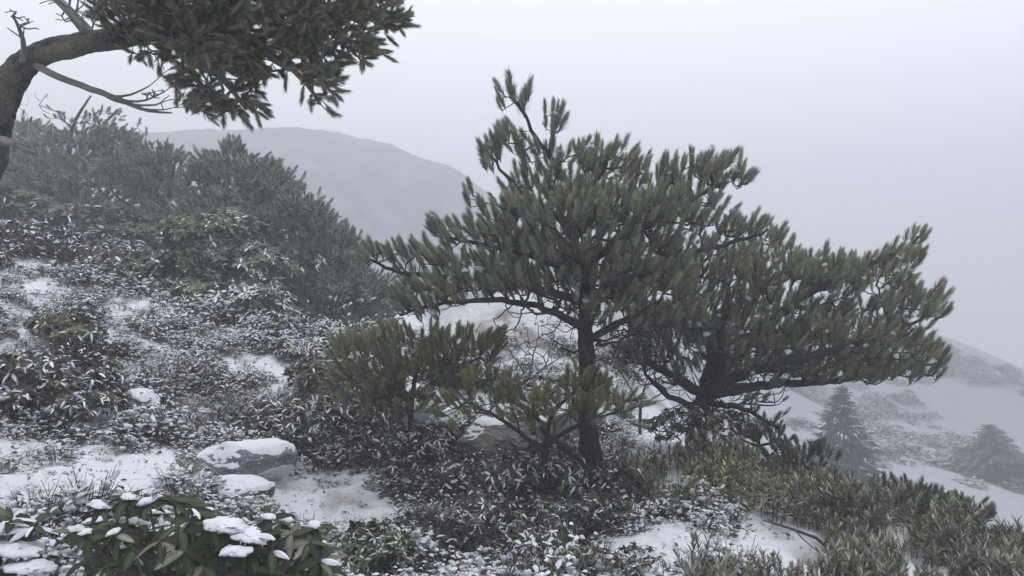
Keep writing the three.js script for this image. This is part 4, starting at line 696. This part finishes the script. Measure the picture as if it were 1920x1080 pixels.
{
  const r = mulberry(600), out = { white: [[], []], mixed: [[], []], dark: [[], []] };
  // places given as points on the hillside
  const darkAt = [[80, 640, 120, 50], [90, 720, 150, 50, 1.2], [520, 790, 150, 60, 1.2], [650, 840, 100, 60, 1], [560, 680, 110, 30, 0.6], [420, 720, 60, 30, 0.5], [860, 915, 190, 45, 1.3], [1050, 950, 180, 60, 1.2], [900, 1000, 190, 45, 1.0], [1010, 1050, 220, 40, 0.8], [960, 860, 180, 60, 0.9]];
  const openAt = [[640, 960, 110, 36, 1.4], [80, 930, 150, 50, 0.9], [260, 880, 120, 40, 0.55], [300, 590, 180, 40, 0.3], [60, 500, 120, 40, 0.35], [640, 1060, 50, 30, 1.0], [500, 910, 60, 20, 0.8], [1330, 1040, 150, 40, 0.8]];
  for (let k = 0; k < 9500; k++) {
    const th = lerp(-0.68, 0.30, r()), R = 2.2 * Math.pow(15 / 2.2, Math.sqrt(r())), x = Math.sin(th) * R, z = -Math.cos(th) * R, p = G(x, z), [px, py] = proj(p);
    if (R > 11.5 && px < 400) continue;
    if (px < -150 || px > 1500 || py > 1250) continue;
    if (px > 1180 && py < 960) continue;
    if (R > 9 && px > 720 && py < 640) continue;
    const mound = fbm(x * 1.5, 4, z * 1.5, 3), dk = blobs(px, py, darkAt) * 0.9 + 1.3 * mound - 0.12, op = blobs(px, py, openAt);
    if (r() < Math.min(0.8, op * 0.6)) continue;
    if (mound < -0.10 && r() < 0.55) continue; if (mound < 0.0 && r() < 0.4) continue; if (mound < 0.08 && r() < 0.25) continue;
    const t = dk + (r() - 0.5) * 0.4 + 0.7 * smooth(9.3, 11, R), type = t > 0.62 ? 'dark' : t > 0.3 ? 'mixed' : 'white', s = (0.55 + 0.5 * r()) * (1 + smooth(8.5, 13, R) * 1.2) * (op > 0.3 ? 0.6 : 1) * (0.7 + 0.9 * clamp(mound + 0.1, 0, 0.5));
    const m = new THREE.Matrix4().compose(p.add(V(0, -0.03 - (op > 0.3 ? 0.05 : 0), 0)), new THREE.Quaternion().setFromEuler(new THREE.Euler((r() - 0.5) * 0.3, r() * 6.3, (r() - 0.5) * 0.3)), V(s, s * (0.8 + 0.6 * r()) * (1 + clamp(mound * 0.8)), s));
    out[type][k & 1].push(m);
  }
  const names = { white: ['snowy_undergrowth', 'low leafy undergrowth almost buried in snow on the left slope'], mixed: ['frosted_undergrowth', 'low brown undergrowth with half its leaves under snow'], dark: ['dark_undergrowth', 'dark brown leafy undergrowth with little snow in the hollows'] };
  for (const k in out) out[k].forEach((list, j) => tag(instanced(numbered(names[k][0]), CL[k][j], M.leaf, list, list.map(() => { const g = 0.9 + 0.2 * r(); return lin(g, g, g); })), names[k][1] + (j ? ', finer leaved' : ''), 'undergrowth', null, 'stuff'));
}
{ // leafy scrub on the ridge to the right
  const r = mulberry(700);
  const green = [shootGeo(701, { h: 0.24, n: 26, e0: 0.2, e1: 1.2, L: 0.05, w: 0.28, col: [0.32, 0.325, 0.185], snow: 0.28 }), shootGeo(702, { h: 0.2, n: 26, e0: 0.1, e1: 1.1, L: 0.046, w: 0.32, col: [0.36, 0.36, 0.22], snow: 0.3 })];
  const olive = [shootGeo(703, { h: 0.22, n: 28, e0: 0.1, e1: 1.2, L: 0.044, w: 0.3, col: [0.235, 0.24, 0.16], snow: 0.3 }), shootGeo(704, { h: 0.27, n: 28, e0: 0.3, e1: 1.3, L: 0.055, w: 0.2, col: [0.20, 0.205, 0.155], snow: 0.26 })];
  const lists = [[], [], [], []];
  for (let k = 0; k < 19000; k++) {
    const th = lerp(0.08, 0.75, r()), R = lerp(2.8, 8.2, r()), x = Math.sin(th) * R, z = -Math.cos(th) * R, p = G(x, z), [px, py] = proj(p);
    if (px < 1140 || px > 2150) continue;
    if (blobs(px, py, [[1350, 1030, 180, 46, 2.2], [1230, 1050, 140, 60, 1.6], [1480, 1075, 120, 24, 0.9]]) > 0.35 + 0.4 * r()) continue;
    if (px < 1240 && py > 900 + 80 * r()) continue;
    if (fbm(x * 2.3, 8, z * 2.3, 3) < -0.10) continue;
    const edge = px < 1400 ? lerp(840, 822, (px - 1140) / 260) : px < 1660 ? lerp(822, 892, (px - 1400) / 260) : lerp(892, 985, (px - 1660) / 260);
    if (py - 0.2 / R * FPX < edge) continue;
    const lt = blobs(px, py, [[1400, 950, 170, 40, 1], [1300, 930, 80, 40, 0.7], [1650, 1050, 200, 60, 0.5]]) + 0.6 * fbm(x * 1.4, 2, z * 1.4, 3);
    const s = (0.52 + 0.4 * r()) * (1 + 1.5 * fbm(x * 3.1, 5, z * 3.1, 3)), type = (lt + (r() - 0.5) * 0.5 > 0.42 ? 0 : 2) + (r() < 0.5 ? 1 : 0);
    lists[type].push(new THREE.Matrix4().compose(p.add(V(0, -0.02, 0)), new THREE.Quaternion().setFromEuler(new THREE.Euler((r() - 0.5) * 0.5, r() * 6.3, (r() - 0.5) * 0.5)), V(s, s, s)));
  }
  ['yellow-green leafy scrub under the low broad pine', 'short yellow-green scrub with wider leaves on the right ridge', 'olive leafy scrub with flecks of snow on the right ridge', 'taller dark olive scrub along the edge of the drop'].forEach((l, j) => tag(instanced(numbered('leafy_scrub'), [...green, ...olive][j], M.leaf, lists[j], lists[j].map(() => { const g = 0.55 + 0.95 * r() * r() + 0.1, w = 0.1 * r(); return lin(g * (1 + w), g, g * (0.95 + w)); })), l, 'scrub', null, 'stuff'));
}
{ // fallen leaves lying on the snow
  const r = mulberry(750), mb = new MB(); mb.leaf(V(-0.5, 0, 0), V(1, 0.1, 0), UPV, 1, 0.45, 0.25, 0.5, [1, 1, 1]); const mats = [], tints = [];
  for (let k = 0; k < 6000; k++) {
    const th = lerp(-0.68, 0.45, r()), R = 2.3 * Math.pow(10 / 2.3, Math.sqrt(r())), x = Math.sin(th) * R, z = -Math.cos(th) * R; if (fbm(x * 3, 1, z * 3, 2) < -0.05) continue;
    const s = 0.016 + 0.034 * r() * r(), g = 0.5 + r(); mats.push(new THREE.Matrix4().compose(G(x, z).add(V(0, 0.008, 0)), new THREE.Quaternion().setFromEuler(new THREE.Euler((r() - 0.5) * 1.2, r() * 6.3, (r() - 0.5) * 1.2)), V(s, s, s))); tints.push(lin(0.08 * g, 0.065 * g, 0.05 * g));
  }
  tag(instanced('leaf_litter', mb.geo(), M.leaf, mats, tints), 'dead brown leaves scattered over the snow of the path', 'leaf litter', null, 'stuff');
}
// dwarf pines along the edge of the drop
[[1500, 865, 6.1, 'dwarf dark pine on the ridge edge just below the conifer in the mist'], [1700, 945, 5.5, 'bluish dwarf pine on the ridge edge, nearer the right border'], [1790, 975, 5.3, 'dwarf pine at the right end of the ridge edge by the picture border'], [1420, 825, 6.5, 'dwarf pine with upright shoots right under the low broad pine']].forEach(([px, py, d, label], k) => plant({
  name: 'dwarf_pine', label, category: 'pine shrub', seed: 800 + k, base: P(px, py + 20, d),
  limbs: [[[px, py + 30, d, 5], [px + 3, py, d, 3]], [[px, py + 15, d, 3], [px - 30, py, d, 2]], [[px, py + 15, d, 3], [px + 34, py + 4, d - 0.1, 2]]],
  pads: [[px, py - 12, d, 50, 16, 0.25, 26, { up: 1.3 }], [px + 30, py, d - 0.1, 36, 16, 0.2, 16, { up: 1.3 }], [px - 34, py - 2, d, 34, 14, 0.2, 14, { up: 1.3 }]],
  tuft: pineTuft(0.13, [0.75, 0.8, 0.75], 56),
}));
// fallen branch on the right
{
  const T = thing('fallen_branch', 'dark bare branch lying in the scrub at the lower right', 'branch', P(1520, 1010, 4.4)), mb = new MB(), b = P(1520, 1010, 4.4);
  const pts = [[1430, 975], [1480, 990], [1530, 1008], [1560, 1035], [1590, 1075], [1600, 1100]].map(([x, y]) => P(x, y, 4.35)); mb.tube(pts, [0.004, 0.008, 0.010, 0.009, 0.008, 0.006], 7, [0.045, 0.04, 0.038], 0.1);
  mb.build('stem', M.twig, T, b);
  const t2 = new MB(); t2.tube([P(1545, 1020, 4.35), P(1560, 1000, 4.3), P(1590, 990, 4.3)], [0.006, 0.004, 0.002], 5, [0.05, 0.045, 0.04]); t2.build('twig', M.twig, T, b);
  const t3 = new MB(); t3.tube([P(1490, 993, 4.35), P(1505, 1010, 4.3), P(1540, 1040, 4.3)], [0.005, 0.004, 0.002], 5, [0.05, 0.045, 0.04]); t3.build('twig', M.twig, T, b);
}
// ---------------------------------------------------------------- conifers in the mist of the valley
function spruceGeo(seed, o) {
  const r = mulberry(seed), mb = new MB();
  for (let k = 0; k < o.n; k++) {
    const t = Math.pow(r(), 0.8), y = o.h * (0.05 + 0.95 * (1 - t)), a = r() * 6.283, L = o.w * (0.12 + 0.88 * t) * (0.45 + 0.75 * r()) * (0.75 + 0.5 * perlin.noise(y * 1.3 + seed, Math.cos(a) * 1.2, Math.sin(a) * 1.2) + 0.2), up = 0.12; if (perlin.noise(y * 1.1 + seed, Math.cos(a) * 0.9, Math.sin(a) * 0.9) < -0.28) continue;
    const d = V(Math.cos(a), 0, Math.sin(a)), s = V(-Math.sin(a), 0, Math.cos(a));
    for (let j = 0; j < 5; j++) {
      const f0 = 0.15 + 0.17 * j, w = L * 0.16 * (1.15 - f0), c = d.clone().multiplyScalar(L * f0).add(V(0, y - L * 0.35 * f0 + L * up * f0 * f0 * 2, 0)), e = d.clone().multiplyScalar(L * (f0 + 0.22)).add(V((r() - 0.5) * 0.22 * L, y - L * 0.42 * (f0 + 0.2) + L * up * 2 * (f0 + 0.2) ** 2 + (r() - 0.5) * 0.2 * L, (r() - 0.5) * 0.22 * L));
      const g = 0.7 + 0.6 * r(), col = [0.045 * g, 0.055 * g, 0.05 * g];
      const i0 = mb.v(c.clone().addScaledVector(s, -w).add(V(0, -w * 0.6, 0)), UPV, 0, 0, col), i1 = mb.v(c.clone().addScaledVector(s, w).add(V(0, -w * 0.6, 0)), UPV, 1, 0, col), i2 = mb.v(e, UPV, 0.5, 1, col), i3 = mb.v(c.clone().add(V(0, 0.04, 0)), UPV, 0.5, 0, col);
      mb.i.push(i0, i3, i2, i3, i1, i2);
      if (r() < o.snow) { const j0 = mb.v(c.clone().addScaledVector(s, -w * 0.5).add(V(0, 0.07, 0)), UPV, 0, 0, SNOW), j1 = mb.v(c.clone().addScaledVector(s, w * 0.5).add(V(0, 0.07, 0)), UPV, 1, 0, SNOW), j2 = mb.v(e.clone().add(V(0, 0.06, 0)), UPV, 0.5, 1, SNOW); mb.i.push(j0, j1, j2); }
    }
  }
  return mb;
}
function spruce(label, seed, x, z, h, w, n, mat = M.leaf, snow = 0.25) {
  const p = G(x, z); p.y -= 0.2; h -= p.y; const T = thing('spruce_tree', label, 'conifer', p);
  const t = new MB(); t.tube([V(0, -0.3, 0), V(0, h * 0.5, 0), V(0, h, 0)], [h * 0.022, h * 0.013, 0.01], 7, [0.05, 0.045, 0.04]); t.build('trunk', M.twig, T);
  spruceGeo(seed, { h, w, n, snow }).build('crown', mat, T);
}
{
  const a = P(1578, 890, 29); spruce('single pale conifer standing in the misty valley on the right', 901, a.x, a.z, P(1560, 722, 29).y, 2.0, 1100);
  let d = 20; while (d < 80 && proj(G((1860 - 960) / FPX * d, -d))[1] > 900) d += 0.5; const b = P(1860, 900, d); spruce('faint conifer almost lost in the mist near the right border', 902, b.x, b.z, P(1860, 795, d).y, 0.085 * d, 700, (() => { const m = M.leaf.clone(); m.color = lin(1.9, 1.9, 1.95); return m; })(), 0);  // crown colour lightened to paint thicker mist over this conifer
}
{ // scrub on the far slope to the right
  const r = mulberry(960), list = [], g = clumpGeo(961, 90, 0, [0.36, 0.365, 0.385], 0.3, 0.16, 0.1, 0);
  for (let k = 0; k < 1500; k++) {
    const th = lerp(0.22, 0.78, r()), R = lerp(24, 100, Math.sqrt(r())), x = Math.sin(th) * R, z = -Math.cos(th) * R; if (fbm(x * 0.09, 2.2, z * 0.09, 4) + 0.8 * fbm(x * 0.4, 1, z * 0.4, 3) < 0.06) continue;
    const q = 1.5 + 2.5 * r(); list.push(new THREE.Matrix4().compose(G(x, z), new THREE.Quaternion().setFromAxisAngle(UPV, r() * 6.3), V(q, q * (0.8 + 0.6 * r()), q)));
  }
  tag(instanced('far_scrub', g, M.leaf, list, null), 'dim scrub mottling the hazy snowy slope beyond the right-hand drop', 'scrub', null, 'stuff');
}
scene.traverse((o) => { if (o.isMesh) shade(o); });
renderer.render(scene, camera);
